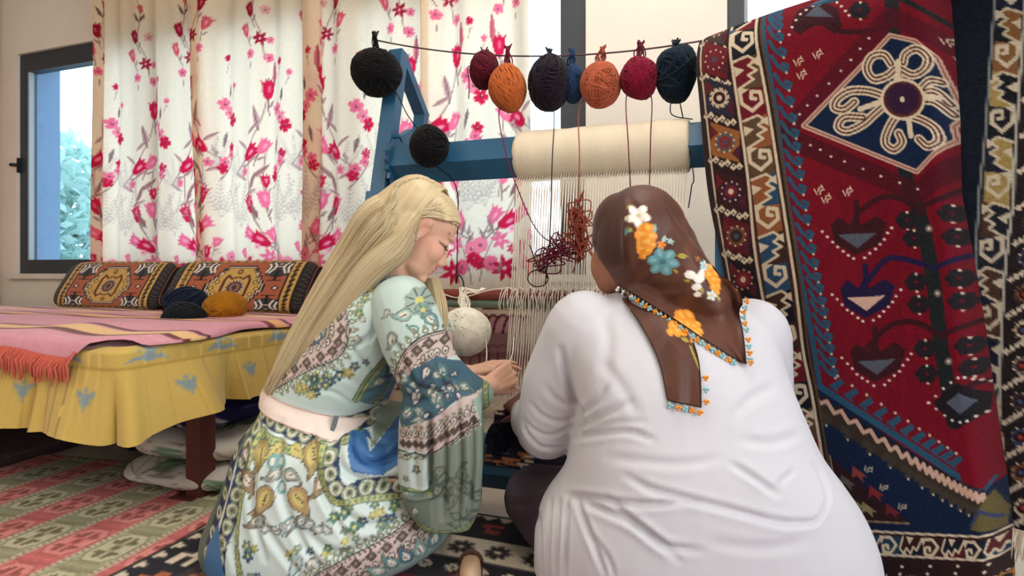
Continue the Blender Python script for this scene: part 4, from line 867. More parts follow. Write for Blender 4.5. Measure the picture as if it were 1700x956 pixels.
    cv.poly(np.concatenate([s2, s3[::-1]]), (70,40,34)); cvl = (s2+s3)/2; hookrun(cv, cvl[::6], 12, 43, [(150,90,56),(44,78,110),(66,40,34),(22,24,34),(112,24,36),(96,74,52)])
    cv.line(s3+(5,0), 4, BRN); cv.line(s3, 5, CRE); cv.line(s2, 5, CRE); cv.line(s1+(3,0), 4, CRE); cv.line(s3+(9,0), 4, (92,72,50))
    mid = (s1+s2)/2; ys = [-190,-130,-70,-10,40,98,162,236,318,392,464,540,610,690,770,850,930]; bg = [(160,100,52),(60,26,30),(96,26,36),(30,24,30),(70,58,50),(110,28,36),(46,44,60)]
    for k, y in enumerate(ys):
        x = np.interp(y, mid[:, 1], mid[:, 0]); a = (np.interp(y, s2[:, 1], s2[:, 0])-np.interp(y, s1[:, 1], s1[:, 0]))/2-6; c = bg[k % 7]
        cv.poly([(x-a,y-34),(x+a,y-18),(x+a,y+34),(x-a,y+20)], c); cv.poly([(x-a,y-30),(x-a+14,y-16),(x-a,y-4)], (110,30,34)); cv.poly([(x+a,y+30),(x+a-14,y+18),(x+a,y+4)], (84,30,50))
        ros8(cv, x, y, 17, ((110,30,44),(224,200,170),(86,92,100),(60,30,60),(120,80,56))[k % 5], ((60,30,36),(140,40,44),(120,30,44))[k % 3], ((226,208,180),(70,80,96))[k % 2], 10)
        for i in range(6): f = i/5; cv.poly(T(x-a+2*a*f, y+28+14*f+(-2 if i % 2 else 2), .78, 4.6)([(-1,-1),(1,-1),(1,1),(-1,1)]), CRE); cv.ell(x-a+2*a*f, y+28+14*f, 1.6, 1.6, BRN)
    cv.a += rng.normal(size=(cv.h, cv.w, 1)).astype(np.float32)*6
    return cv, s0
cvC, edgeL = carpet_canvas()
eL = np.array([r_pl(x, y) for x, y in edgeL if y > -200 and y < 1000]); eR = np.array([r_pl(x, y) for x, y in ((1548,-120),(1556,0),(1576,187),(1582,318),(1600,421),(1617,549),(1626,640),(1640,745),(1648,800),(1657,873),(1660,954),(1662,1005))])
def edge(e, z): o = np.argsort(e[:, 1]); return np.interp(z, e[o, 1], e[o, 0])
rail = empty('carpet_rail', RA+RE*.6, 'steel rail stand that the hanging carpets are draped over', 'rack')
m = MB(); m.tube([RA+RN*.035+RE*.12+V3(0,0,RZ-.026), RA+RN*.035+RE*1.35+V3(0,0,RZ-.026)], .018, 12); m.build('rail', M_blue, rail, True)
for s in (.16, 1.3):
    m = MB(); m.tube([RA+RN*.035+RE*s+V3(0,0,RZ-.03), RA+RN*.10+RE*s+V3(0,0,.0)], .016, 10); m.build('leg', M_blue, rail, True)
def ZBu(u): return .012+.07*u
ZB = .02
def carpet_fn(u, v):
    back = np.clip((.10-v)/.10, 0, 1); vv = np.clip((v-.10)/.90, 0, 1); z = RZ-(RZ-ZBu(u))*vv; sl, sr = edge(eL, z), edge(eR, z); s = sl+(sr-sl)*u+.16*(1-u)*np.clip(back*4, 0, 1)
    zz = np.where(back > 0, RZ-(back**1.3)*.34+.0, z); a = np.clip(back*5, 0, 1)
    off = .010*np.sin(s*9+z*2)+.008*np.sin(z*6+s*3)+a*.075*np.sqrt(np.clip(1-(1-a)**2, 0, 1))
    rnd = np.clip((.10-vv*1.33)/.10, 0, 1)*(back <= 0); off = off+.035*rnd**2+.035*(back > 0); zz = zz+np.where(back > 0, 0, -.0*rnd)
    off = off+.10*np.clip((u-.93)/.07, 0, 1)**2*(back <= 0)+.012*np.clip((.06-u)/.06, 0, 1)
    return RA+RE*s[..., None]+RN*off[..., None]+zz[..., None]*V3(0,0,1)
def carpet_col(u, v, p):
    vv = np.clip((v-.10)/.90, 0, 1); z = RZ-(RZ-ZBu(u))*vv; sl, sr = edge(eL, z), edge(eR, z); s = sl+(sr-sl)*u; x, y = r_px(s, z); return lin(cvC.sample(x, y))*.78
carpet = empty('hanging_carpet', RA+RE*.5+V3(0,0,ZB), 'large red carpet with a navy medallion and hooked borders hanging from the rail', 'carpet')
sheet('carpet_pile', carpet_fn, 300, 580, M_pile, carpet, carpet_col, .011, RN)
# the second carpet, mirrored, behind the first
def carpet2_canvas():
    cv = Cv(1460, -260, 1900, 1000, 1.4, (18,24,36)); A = lambda *p: np.array(p, float)
    a, b = A((1655,-260),(1645,0),(1639,107),(1632,234),(1623,335),(1618,478),(1620,620),(1640,900)), A((1706,-260),(1697,0),(1689,134),(1682,268),(1680,335),(1666,460),(1657,620),(1653,760),(1660,900))
    sa, sb = spline(a, 100), spline(b, 100); cv.poly(np.concatenate([sb, [(1900,900),(1900,-260)]]), (36,30,34)); cv.poly(np.concatenate([sa, sb[::-1]]), (34,32,36)); hookrun(cv, ((sa+sb)/2)[::5], 10, 44, [(30,34,46),(70,50,40),(26,34,52),(120,84,50),(24,26,32),(150,130,80)], -1, (190,180,160)); cv.line(sa, 4, (120,128,130)); cv.line(sb, 5, (170,170,160))
    for k in range(20):
        y = -230+60*k; x = np.interp(y, sb[:, 1], sb[:, 0]); ros8(cv, x+36, y, 16, ((60,56,56),(46,70,100),(120,80,56),(200,188,164),(120,110,110))[k % 5], BRN, ((150,60,50),(60,80,120))[k % 2])
        for i in range(6): cv.poly(T(x+8+9*i, y+36-5*i, .78, 4.4)([(-1,-1),(1,-1),(1,1),(-1,1)]), (196,186,168))
        ros8(cv, x+110, y+20, 18, (120,40,40), (30,30,40), CRE); cv.line([(x+66,y-30),(x+66,y+30)], 4, (170,160,140))
    cv.poly([(1460,905),(1656,905),(1900,955),(1900,1000),(1460,1000)], (36,40,80)); cv.line([(1600,905),(1656,908),(1900,958)], 12, (34,46,92)); cv.line([(1600,918),(1656,922),(1900,972)], 14, (170,40,52)); cv.poly([(1460,930),(1656,932),(1900,985),(1900,1000),(1460,1000)], (210,196,172))
    cv.a += rng.normal(size=(cv.h, cv.w, 1)).astype(np.float32)*6
    return cv
cvD = carpet2_canvas(); OF2 = .085
c2s0, c2s1 = .60, 1.34
def c2_bot(s): return .215-.02*s
def carpet2_fn(u, v):
    s = c2s0+(c2s1-c2s0)*u; zb = c2_bot(s); top = np.clip((.06-v)/.06, 0, 1); vv = np.clip((v-.06)/.94, 0, 1); z = RZ+.002-(RZ-zb)*vv
    zz = np.where(top > 0, RZ+.002-top**1.3*.2, z); off = OF2+.018*np.sin(s*11)+.01*np.sin(z*5+s)+.06*np.clip(top*5, 0, 1)
    off = off-.04*np.clip((.10-vv*1.2)/.10, 0, 1)**2
    return RA+RE*s[..., None]+RN*off[..., None]+zz[..., None]*V3(0,0,1)
def carpet2_col(u, v, p):
    s = c2s0+(c2s1-c2s0)*u; vv = np.clip((v-.06)/.94, 0, 1); z = RZ-(RZ-c2_bot(s))*vv; x, y = r_px(s, z, OF2); return lin(cvD.sample(x, y))
carpet2 = empty('hanging_carpet', RA+RE*1.0+V3(0,0,.2), 'dark navy carpet with a pale hooked border hanging behind the red one', 'carpet')
sheet('carpet_pile', carpet2_fn, 190, 350, M_pile, carpet2, carpet2_col, .011, RN)
m = MB()
for k in range(220):
    s = c2s0+(c2s1-c2s0)*k/219; p = RA+RE*s+RN*(OF2+.018*math.sin(s*11))+V3(0,0,c2_bot(s)+.006); j = rng.normal(size=3)*.006; m.tube([p, p+j*.5-V3(0,0,.03), p+j-V3(0,0,.065)], [.002,.0018,.001], 4, False)
q = m.build('fringe', mk('fringe_cream', (216,204,182), .9), carpet2, True); q['kind'] = 'stuff'
# ------------------------------------------------------------------ people: helpers
def to_px(p): return 850+FPX*p[:, 0]/p[:, 1], HZ-(p[:, 2]-CAMZ)*FPX/p[:, 1]
def loft_rows(mb, rows, n=40, e=2.4, cap=True):
    """rows: (left px, right px, row px, back distance, half depth): a closed body of rounded rings"""
    R = spline(rows, 60); a = np.arange(n)*2*math.pi/n; cx = np.sign(np.cos(a))*np.abs(np.cos(a))**(2/e); cy = np.sign(np.sin(a))*np.abs(np.sin(a))**(2/e); v = []
    for xl, xr, y, db, h in R:
        dc = db+h; X0, X1 = (xl-850)/FPX*dc, (xr-850)/FPX*dc; z = CAMZ+(HZ-y)/FPX*(dc-.5*h); v.append(np.stack([(X0+X1)/2+(X1-X0)/2*cx, dc+h*cy, np.full(n, z)], -1))
    v = np.concatenate(v); f = []
    for j in range(59):
        for i in range(n): q = (i+1) % n; f.append((j*n+i, j*n+q, (j+1)*n+q, (j+1)*n+i))
    f.append(tuple(range(n))); f.append(tuple(59*n+i for i in range(n))[::-1]); mb.add(v, f)
def chain(mb, pts, rad, n=14):
    for a, b, ra, rb in zip(pts[:-1], pts[1:], rad[:-1], rad[1:]): capsule(mb, a, b, ra, rb, n)
def ellip(mb, c, r, ax=None): mb.ball(c, r, 28, 18, ax)
def folds(v, nrm, strokes, facing=.25):
    """press creases into cloth: (points, width px, depth m) drawn over the visible side"""
    x, y = to_px(v); mask = np.clip((facing-nrm[:, 1])/.35, 0, 1); h = np.zeros(len(v))
    for pts, w, a in strokes:
        q = spline(pts, max(6, 5*len(pts))); lo = q.min(0)-3.2*w; hi = q.max(0)+3.2*w; k = np.where((x > lo[0]) & (x < hi[0]) & (y > lo[1]) & (y < hi[1]) & (mask > 0))[0]
        if len(k) == 0: continue
        D = np.full(len(k), 1e9); tt = np.zeros(len(k)); X, Y = x[k], y[k]; n = len(q)-1
        for i in range(n):
            e = q[i+1]-q[i]; L2 = e@e+1e-9; t = np.clip(((X-q[i, 0])*e[0]+(Y-q[i, 1])*e[1])/L2, 0, 1); d = (X-q[i, 0]-t*e[0])**2+(Y-q[i, 1]-t*e[1])**2; m = d < D; D = np.where(m, d, D); tt = np.where(m, (i+t)/n, tt)
        s = D/(w*w); env = np.clip(np.minimum(tt, 1-tt)*4+.25, 0, 1); h[k] -= a*env*(1-1.4*s)*np.exp(-s)
    return v+nrm*(h*mask)[:, None]
def hand(mb, wrist, f, n, side, curls, spread=.10, thumb=(.35,.5,.4), sc=1.0):
    """palm, four fingers and a thumb; f finger direction, n back-of-hand normal, side +1: thumb on +s"""
    f = unit(f); n = unit(np.asarray(n, float)-f*np.dot(n, f)); s = np.cross(n, f)*side; w = np.asarray(wrist, float)
    for k, o in enumerate((.028,.010,-.009,-.026)): capsule(mb, w+s*o*.55*sc, w+(f*.078+s*o)*sc, .0135*sc, .0115*sc, 8, 4)
    for k, (o, L) in enumerate(((.029,.070),(.010,.079),(-.009,.073),(-.027,.057))):
        p = w+(f*(.082-.004*abs(k-1))+s*o)*sc; a = 0.0; d0 = unit(f+s*spread*(1.2-k)*.8); r = .0092-.0006*(k == 3)
        for j, q in enumerate((.46,.30,.24)):
            a += curls[k]*(.9,1.1,.8)[j]; d = d0*math.cos(a)-n*math.sin(a); e = p+d*L*q*sc; capsule(mb, p, e, (r-.0009*j)*sc, (r-.0009*(j+1))*sc, 8, 4); p = e
    p = w+(f*.022+s*.026-n*.006)*sc; d = unit(f*thumb[0]+s*thumb[1]-n*thumb[2]*.5)
    for j, q in enumerate((.042,.032,.026)): e = p+d*q*sc; capsule(mb, p, e, (.0125-.0015*j)*sc, (.011-.0013*j)*sc, 8, 4); p = e; d = unit(d+f*.35-n*thumb[2]*.5)
M_skin = mk('skin', vcol=True, rough=.55, spec=.35)
M_skin.node_tree.nodes['Principled BSDF'].inputs['Subsurface Weight'].default_value = .12
M_skin.node_tree.nodes['Principled BSDF'].inputs['Subsurface Radius'].default_value = (.6, .25, .15)
M_skin.node_tree.nodes['Principled BSDF'].inputs['Subsurface Scale'].default_value = .012

# ------------------------------------------------------------------ weaver in white, back to the camera
woman = empty('person', (.38, 1.36, 0), 'seated person in a loose white shirt and brown flowered headscarf, seen from behind', 'person')
# body: one continuous surface
b = MB(); HC = P(1050, 402, 1.44)
ellip(b, HC, (.085,.10,.118)); ellip(b, P(1035,415,1.47), (.072,.08,.09)); ellip(b, P(1022,448,1.475), (.047,.05,.055)); ellip(b, P(1000,440,1.51), (.030,.035,.05)); ellip(b, P(1012,470,1.50), (.032,.035,.028)); ellip(b, P(999,436,1.565), (.012,.018,.016))
chain(b, [P(1062,440,1.44), P(1095,510,1.46)], [.05,.05]); chain(b, [P(1110,590,1.46), P(1135,720,1.42), P(1140,880,1.43)], [.11,.13,.16], 20); chain(b, [P(1020,575,1.46), P(1215,575,1.46)], [.06,.06])
SHL, ELL, WRL = P(968,560,1.44), P(915,712,1.53), P(876,684,1.70)
chain(b, [SHL, ELL, WRL], [.052,.043,.026]); hand(b, WRL, P(846,655,1.80)-WRL, V3(-.45,-.35,.8), 1, (.55,.6,.65,.7), .05, (.6,.35,.6))
SHR, ELR, WRR = P(1255,570,1.44), P(1262,690,1.56), P(1120,690,1.74)
chain(b, [SHR, ELR, WRR], [.052,.043,.026]); hand(b, WRR, P(1060,680,1.80)-WRR, V3(.3,-.3,.8), -1, (.45,.5,.5,.55), .05, (.6,.35,.6))
KNL, ANL = P(885,822,1.60), P(990,945,1.52); KNR, ANR = P(1330,850,1.62), P(1230,945,1.55)
chain(b, [P(1070,890,1.42), KNL+V3(.02,0,0), ANL], [.10,.055,.042]); chain(b, [P(1210,890,1.42), KNR, ANR], [.11,.07,.045]); capsule(b, ANL, ANL+V3(.16,.02,-.01), .035, .026); capsule(b, ANR, ANR+V3(-.16,.03,-.01), .035, .026)
v, f, n = remesh(np.concatenate(b.v), b.f, .0065, 3)
sk = np.tile(lin((168,116,92)), (len(v), 1)); x, y = to_px(v); hd = (x < 900) & (y > 630) & (y < 720); sk[hd] = lin((132,88,72))  # left hand painted darker, the shade on it is put into the skin colour
obj('body', v, f, M_skin, woman, True, sk)
# trousers
b = MB(); chain(b, [P(1090,900,1.40), P(960,850,1.54), P(893,828,1.60)], [.135,.118,.088], 20); chain(b, [P(893,828,1.60), P(935,900,1.54), P(995,950,1.52)], [.088,.075,.055], 18)
chain(b, [P(1190,900,1.40), KNR+V3(-.03,0,0), P(1240,940,1.55)], [.13,.085,.06], 20); ellip(b, P(1140,930,1.42), (.24,.19,.13))
v, f, n = remesh(np.concatenate(b.v), b.f, .007, 8); v[:, 2] = np.maximum(v[:, 2], .016)
v = folds(v, n, [([(845,770),(880,785),(935,778)],7,.006), ([(850,840),(890,830),(940,800)],9,.005), ([(870,870),(900,850),(930,840)],8,.005)])
obj('trousers', v, f, mk('trouser_cloth', (92,82,92), .9, .1, var=.06, bump=.1, bscale=300), woman)
# shirt
b = MB()
loft_rows(b, [(1030,1120,484,1.37,.075),(985,1195,502,1.345,.10),(948,1258,535,1.29,.125),(942,1282,580,1.245,.145),(950,1300,640,1.205,.165),(958,1322,705,1.175,.19),(950,1345,765,1.15,.21),(935,1378,820,1.135,.235),(900,1410,880,1.13,.26),(888,1430,940,1.13,.265),(886,1438,1000,1.14,.262)])
chain(b, [P(972,552,1.42), P(930,640,1.47), P(908,708,1.50)], [.098,.094,.078], 20); chain(b, [P(908,708,1.50), P(884,698,1.60), P(871,684,1.67)], [.078,.060,.040], 18)
chain(b, [P(1245,560,1.42), P(1268,690,1.54), P(1130,690,1.70)], [.09,.075,.05], 18)
v, f, n = remesh(np.concatenate(b.v), b.f, .0058, 13)
k = P(871,684,1.67); ax = unit(P(846,655,1.80)-k); cut = ((v-k)@ax > .012) & (np.linalg.norm(v-k, axis=1) < .09); keep = ~cut[f].any(1); f = f[keep]   # open cuff
S = []
for pts, w, a in [([(957,726),(985,722),(1040,716),(1085,730)],8,.007), ([(944,821),(980,826),(1019,833),(1080,838),(1151,833)],8,.008), ([(948,826),(1010,850),(1068,880),(1128,930)],9,.009), ([(1040,790),(1080,812),(1140,828),(1218,848),(1300,868),(1354,866)],9,.007), ([(1006,826),(1050,865),(1100,905),(1166,915)],9,.007),
    ([(1215,770),(1255,795),(1292,822)],8,.008), ([(1292,822),(1296,800),(1320,780)],7,.004), ([(1320,868),(1354,866),(1374,830),(1366,795),(1352,770)],6,.005), ([(930,580),(940,620),(950,660),(962,690),(957,728)],9,.013), ([(961,690),(990,668),(1010,640)],8,.005), ([(958,712),(1000,690),(1045,668)],9,.006), ([(962,722),(1010,705),(1070,700)],8,.004),
    ([(894,850),(897,900),(899,960)],5,.007), ([(915,829),(910,880),(908,960)],5,.008), ([(929,830),(924,890),(921,960)],5,.006), ([(942,829),(940,880),(936,960)],5,.007), ([(957,829),(972,870),(1006,955)],7,.007), ([(985,891),(1010,930),(1020,960)],7,.004), ([(868,700),(878,722),(900,742),(935,742)],5,.006), ([(866,690),(885,712),(915,722),(948,705)],5,.004), ([(880,668),(900,690),(930,700),(955,690)],6,.004), ([(905,640),(925,665),(955,672)],8,.004),
    ([(1000,520),(1010,570),(1000,630)],16,.004), ([(1290,640),(1250,660),(1220,690)],14,.004), ([(1330,720),(1280,735),(1230,730)],12,.004), ([(1010,760),(1060,765),(1130,770),(1200,760)],12,.0035), ([(1180,900),(1260,910),(1340,900)],14,.003), ([(1000,600),(1030,640),(1060,690)],14,.003)]: S.append((pts, w, a*1.0))
v = folds(v, n, S, .45); v = v+n*(.0028*snoise(v, 14, 3, 3))[:, None]*np.clip((.6-n[:, 1]), 0, 1)[:, None]; v[:, 2] = np.maximum(v[:, 2], .02)
M_shirt = mk('shirt_jersey', (206,205,212), .85, .15, bump=.06, bscale=700, sheen=.1)
shirt = obj('shirt', v, f, M_shirt, woman); shirt_v, shirt_f = v, f
# flowered under-blouse showing at the waist
b = MB(); ellip(b, P(986,784,1.42), (.07,.10,.072)); vv, ff, nn = remesh(np.concatenate(b.v), b.f, .005, 2)
cvU = Cv(900, 700, 1060, 880, 2, (58,52,48))
for k in range(60): cvU.ell(900+160*rng.random(), 700+180*rng.random(), 5, 3.5, ((196,188,160),(120,60,56),(90,110,90))[k % 3], rng.random()*3)
x, y = to_px(vv); obj('blouse', vv, ff, mk('blouse_print', vcol=True), woman, True, lin(cvU.sample(x, y)))

# headscarf
cvS = Cv(960, 280, 1280, 700, 2.2, (86,48,34))
for k in range(40): cvS.line(spline([(980+240*rng.random(), 300+360*rng.random()) for _ in range(3)], 14), 10+14*rng.random(), ((98,58,42),(74,40,28))[k % 2], .35)
def petal(cv, x, y, r, n, c, c2, cc, a0=0):
    for k in range(n):
        a = a0+k*6.283/n; px_, py_ = x+r*.55*math.cos(a), y+r*.55*math.sin(a); cv.ell(px_, py_, r*.5, r*.36, c, a); cv.ell(px_+r*.1*math.cos(a), py_+r*.1*math.sin(a), r*.25, r*.14, c2, a, .7)
    cv.ell(x, y, r*.22, r*.22, cc)
def sleaf(cv, x, y, r, a, c=(176,160,64)): cv.poly(T(x, y, a, r)([(-1,0),(-.3,.4),(.4,.35),(1,0),(.3,-.4),(-.4,-.35)]), c); cv.line(T(x, y, a, r)([(-1,0),(1,0)]), r*.12, (120,110,40))
OG, OG2, TQ, TQ2, WH = (236,150,44), (250,196,104), (98,156,164), (150,196,200), (238,230,220)
def orange(x, y, s, a=0):
    for dx, dy, r in ((0,-20,12),(-8,-8,12),(9,-6,11),(0,4,13),(-5,16,9),(6,18,8),(0,28,6),(12,8,8)): q = T(x, y, a, s)([(dx, dy)])[0]; cvS.ell(q[0], q[1], r*s, r*s*.8, OG, a+dx); cvS.ell(q[0]+2, q[1]-2, r*s*.5, r*s*.3, OG2, a, .7)
for x, y, r, a in ((1052,340,7,-.3),(1046,360,8,.2),(1048,380,9,.4),(1088,375,7,.9),(1132,425,10,.1),(1121,450,6,.9),(1138,466,6,.2),(1162,482,7,1.4),(1128,560,8,.4),(1190,495,6,1.2),(1107,395,6,.2)): sleaf(cvS, x, y, r, a)
petal(cvS, 1064, 356, 20, 5, WH, (250,248,244), (200,190,150), .3); petal(cvS, 1088, 378, 6, 5, TQ2, TQ, OG); petal(cvS, 1042, 382, 7, 5, TQ, TQ2, OG)
orange(1074, 398, 1.0, .1); petal(cvS, 1101, 406, 8, 5, (226,120,40), OG2, OG); petal(cvS, 1103, 434, 23, 6, TQ, TQ2, (70,120,130), .2); petal(cvS, 1106, 396, 5, 5, TQ2, WH, OG); petal(cvS, 1116, 400, 5, 5, TQ2, WH, OG)
for dx, dy, r in ((0,0,10),(-14,-6,9),(8,-10,8),(-4,14,8),(-2,26,6)): cvS.ell(1157+dx, 462+dy, r, r*.8, WH)
orange(1184, 462, .85, -.2); petal(cvS, 1170, 440, 9, 5, TQ2, WH, OG); petal(cvS, 1178, 490, 9, 5, (190,206,204), WH, OG); petal(cvS, 1228, 480, 6, 4, OG, OG2, WH)
orange(1128, 535, .95, 1.0); orange(1148, 548, .6, .5); cvS.line([(1135,570),(1142,600),(1147,618)], 3, (176,160,64)); petal(cvS, 1160, 430, 6, 5, (90,60,46), OG, WH)
cvS.line([(1225,340),(1225,341)], 1, OG)
def scarf_col(v, d=1.30): return lin(cvS.sample(850+v[..., 0]/d*FPX, HZ-(v[..., 2]-CAMZ)/d*FPX))
M_scarf = mk('scarf_silk', vcol=True, rough=.5, spec=.35, bump=.04, bscale=500, sheen=.1)
b = MB(); ellip(b, P(1065,398,1.425), (.108,.112,.130)); ellip(b, P(1030,376,1.445), (.066,.085,.082)); ellip(b, P(1020,395,1.45), (.054,.075,.058)); ellip(b, P(1100,420,1.40), (.085,.085,.10)); chain(b, [P(1095,410,1.40), P(1135,468,1.37), P(1170,500,1.35)], [.085,.075,.055], 18); chain(b, [P(1085,440,1.42), P(1075,488,1.41)], [.068,.056]); chain(b, [P(1042,470,1.40), P(1075,500,1.375), P(1120,520,1.35)], [.028,.034,.03])
v, f, n = remesh(np.concatenate(b.v), b.f, .0042, 8)
v = folds(v, n, [([(1038,350),(1036,400),(1040,450)],6,.007), ([(1045,330),(1060,360),(1062,420),(1050,470)],9,.003), ([(1110,330),(1135,380),(1165,440)],10,.005), ([(1140,350),(1160,400),(1190,450)],8,.005), ([(1060,470),(1100,480),(1150,470)],8,.004), ([(1045,478),(1090,505),(1130,525)],5,.004)], .6)
cut = np.linalg.norm((v-P(1003,452,1.49))/(.052,.09,.052), axis=1) < 1; f = f[~cut[f].any(1)]
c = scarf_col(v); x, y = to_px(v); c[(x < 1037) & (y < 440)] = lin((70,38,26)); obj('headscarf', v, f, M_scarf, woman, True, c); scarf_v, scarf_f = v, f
bvh = BVHTree.FromPolygons(np.concatenate([shirt_v, scarf_v]).tolist(), np.concatenate([shirt_f, scarf_f+len(shirt_v)]).tolist())
def drape(name, left, right, nu, nv, off, colf, mat, parent, wav=.004):
    l, r = spline(left, nv), spline(right, nv); u = np.linspace(0, 1, nu); d0 = 1.27; Y = np.zeros((nv, nu)); px_ = l[:, None]+(r-l)[:, None]*u[None, :, None]
    X = (px_[..., 0]-850)/FPX*d0; Z = CAMZ+(HZ-px_[..., 1])/FPX*d0
    for j in range(nv):
        for i in range(nu):
            h = bvh.ray_cast(Vector((X[j, i], 0, Z[j, i])), Vector((0, 1, 0)))[0]; Y[j, i] = h.y if h else np.nan
    Y = np.where(np.isnan(Y), np.nanmedian(Y), Y)
    for _ in range(24): Yp = np.pad(Y, 1, 'edge'); Y = np.minimum(Y, (Yp[2:, 1:-1]+Yp[:-2, 1:-1]+Yp[1:-1, 2:]+Yp[1:-1, :-2])/4)
    uu, vv = np.meshgrid(u, np.linspace(0, 1, nv)); rp = np.clip(vv/.25, 0, 1)**2; Y = Y-off*rp+.004*(1-rp)-wav*rp*(1+np.sin(uu*9+vv*5))
    p = np.stack([X, Y, Z], -1); V = np.concatenate([p.reshape(-1, 3), (p+V3(0,.0025,0)).reshape(-1, 3)]); G = grid_faces(nu, nv); C = colf(V)
    o = obj(name, V, np.concatenate([G, G[:, ::-1]+nu*nv]), mat, parent, True, C); return p
pA = drape('scarf_corner', [(1042,474),(1075,497),(1120,528),(1172,566),(1224,599)], [(1118,330),(1160,392),(1205,452),(1240,498),(1227,600)], 90, 90, .005, scarf_col, M_scarf, woman)
pB = drape('scarf_end', [(1036,482),(1062,530),(1086,592),(1094,652)], [(1092,505),(1138,545),(1150,590),(1143,661)], 50, 80, .004, scarf_col, M_scarf, woman, .003)
# needle-lace flowers along the scarf edge
M_lace = mk('lace_thread', vcol=True, rough=.8)
def lace(p, col, dr):
    m = MB(); m.cc = (206,196,150); m.tube([p, p+V3(dr[0]*.006, -.003, dr[1]*.006)], .0011, 4); c = p+V3(dr[0]*.010, -.004, dr[1]*.010); m.cc = col
    for k in range(3): a = k*2.1+p[0]*40; m.ball(c+V3(.0035*math.cos(a), -.001, .0035*math.sin(a)), (.0034,.0026,.0034), 6, 4)
    m.build('lace_flower', M_lace, woman, True)
for k in range(26): p = pA[2+int(k*3.3), 0]; lace(p, (OG, TQ2)[k % 2] if k > 4 else (WH, (60,50,44))[k % 2], (-.5, -.85))
for k in range(11): p = pA[89-int(k*2.2) if k else 88, 89]; lace(p, (OG, TQ2)[k % 2], (.9, -.3))
for k in range(5): p = pB[79, int(3+k*11)]; lace(p, (TQ2, OG, TQ2, OG, OG)[k], (0, -1))
for k in range(3): p = pB[76-6*k, 49]; lace(p, (OG, TQ2, OG)[k], (1, 0))
m = MB()
for e in (pA[:, 0], pA[40:, -1], pB[40:, -1], pB[-1, :], pB[20:, 0]): m.tube(e+V3(0,-.001,0), .0013, 4, False)
m.build('scarf_edging', mk('edging_thread', (44,28,22), .8), woman, True)
# ------------------------------------------------------------------ long-haired weaver in the patterned dress
girl = empty('person', (-.45, 1.62, 0), 'crouching person with long blond hair in a mint paisley dress with pink belt', 'person')
yw, pt = math.radians(20), math.radians(36)
HF = V3(math.cos(yw)*math.cos(pt), math.sin(yw)*math.cos(pt), -math.sin(pt)); HU = V3(math.cos(yw)*math.sin(pt), math.sin(yw)*math.sin(pt), math.cos(pt)); HS = np.cross(HF, HU)
HC = V3(-.247, 1.58, .862); HM = np.stack([HF, HS, HU])
def H(x, y, z): return HC+HF*x+HS*y+HU*z
def hloc(v): return (v-HC)@HM.T
b = MB()
def he(c, r): ellip(b, H(*c), r, HM)
he((-.012,0,.03), (.098,.076,.078)); he((.04,0,.038), (.05,.064,.052)); he((.043,0,-.028), (.052,.061,.082)); he((.045,0,-.078), (.043,.047,.036)); he((.080,0,-.100), (.019,.020,.016))
capsule(b, H(.088,0,.008), H(.107,0,-.036), .0075, .0105); he((.098,.011,-.041), (.012,.008,.008)); he((.098,-.011,-.041), (.012,.008,.008))
he((.091,0,-.064), (.012,.021,.0065)); he((.088,0,-.077), (.012,.019,.0075)); he((.084,0,-.055), (.012,.02,.012))
for sy in (-1, 1):
    he((.056,sy*.040,-.030), (.034,.024,.032)); he((.081,sy*.030,.024), (.014,.026,.008)); he((.074,sy*.031,.004), (.013,.016,.0115))
    he((.0,sy*.072,-.004), (.021,.007,.032)); he((.0,sy*.079,.016), (.018,.006,.014)); he((-.012,sy*.080,.0), (.008,.006,.026)); he((.0,sy*.076,-.030), (.010,.006,.011))
chain(b, [H(-.015,0,-.03), H(-.015,0,-.085), P(660,478,1.63)], [.054,.048,.055])
chain(b, [P(640,500,1.62), P(600,560,1.62), P(520,672,1.61), P(500,770,1.62)], [.085,.105,.095,.12], 18); chain(b, [P(655,510,1.52), P(660,495,1.74)], [.055,.055])
# legs, crouching
chain(b, [P(500,790,1.56), P(690,800,1.52), P(610,890,1.54)], [.10,.07,.045]); chain(b, [P(500,790,1.70), P(680,780,1.74), P(600,850,1.76)], [.10,.07,.045])
capsule(b, P(610,900,1.54), P(700,910,1.56), .036, .026); capsule(b, P(600,868,1.76), P(690,862,1.78), .036, .026)
# arms and hands
WN, WFar = P(810,641,1.585), P(778,619,1.72)
chain(b, [P(662,515,1.52), P(712,640,1.47), WN], [.050,.043,.026]); hand(b, WN, P(856,614,1.64)-WN, V3(.55,-.80,.25), -1, (.75,.85,.9,.95), .02, (.75,.35,.55), .95)
chain(b, [P(690,500,1.72), P(712,628,1.78), WFar], [.050,.040,.024]); hand(b, WFar, P(835,606,1.72)-WFar, V3(.05,-.30,.95), 1, (.18,.25,.3,.35), .05, (.8,.4,.6), .95)
v, f, n = remesh(np.concatenate(b.v), b.f, .0041, 3)
sk = np.tile(lin((226,178,152)), (len(v), 1)); h = hloc(v)
def blend(w, c): global sk; sk = sk*(1-w[:, None])+lin(c)*w[:, None]
blend(np.exp(-(((h[:, 0]-.10)/.02)**2+(h[:, 1]/.020)**2+((h[:, 2]+.070)/.0085)**2)), (186,92,88))
blend(.35*np.exp(-(((h[:, 0]-.06)/.04)**2+((h[:, 1]-.05)/.03)**2+((h[:, 2]+.03)/.025)**2)), (222,140,124)); blend(.4*np.exp(-(((h[:, 1]-.08)/.02)**2+((h[:, 0])/.03)**2+(h[:, 2]/.03)**2)), (214,130,110))
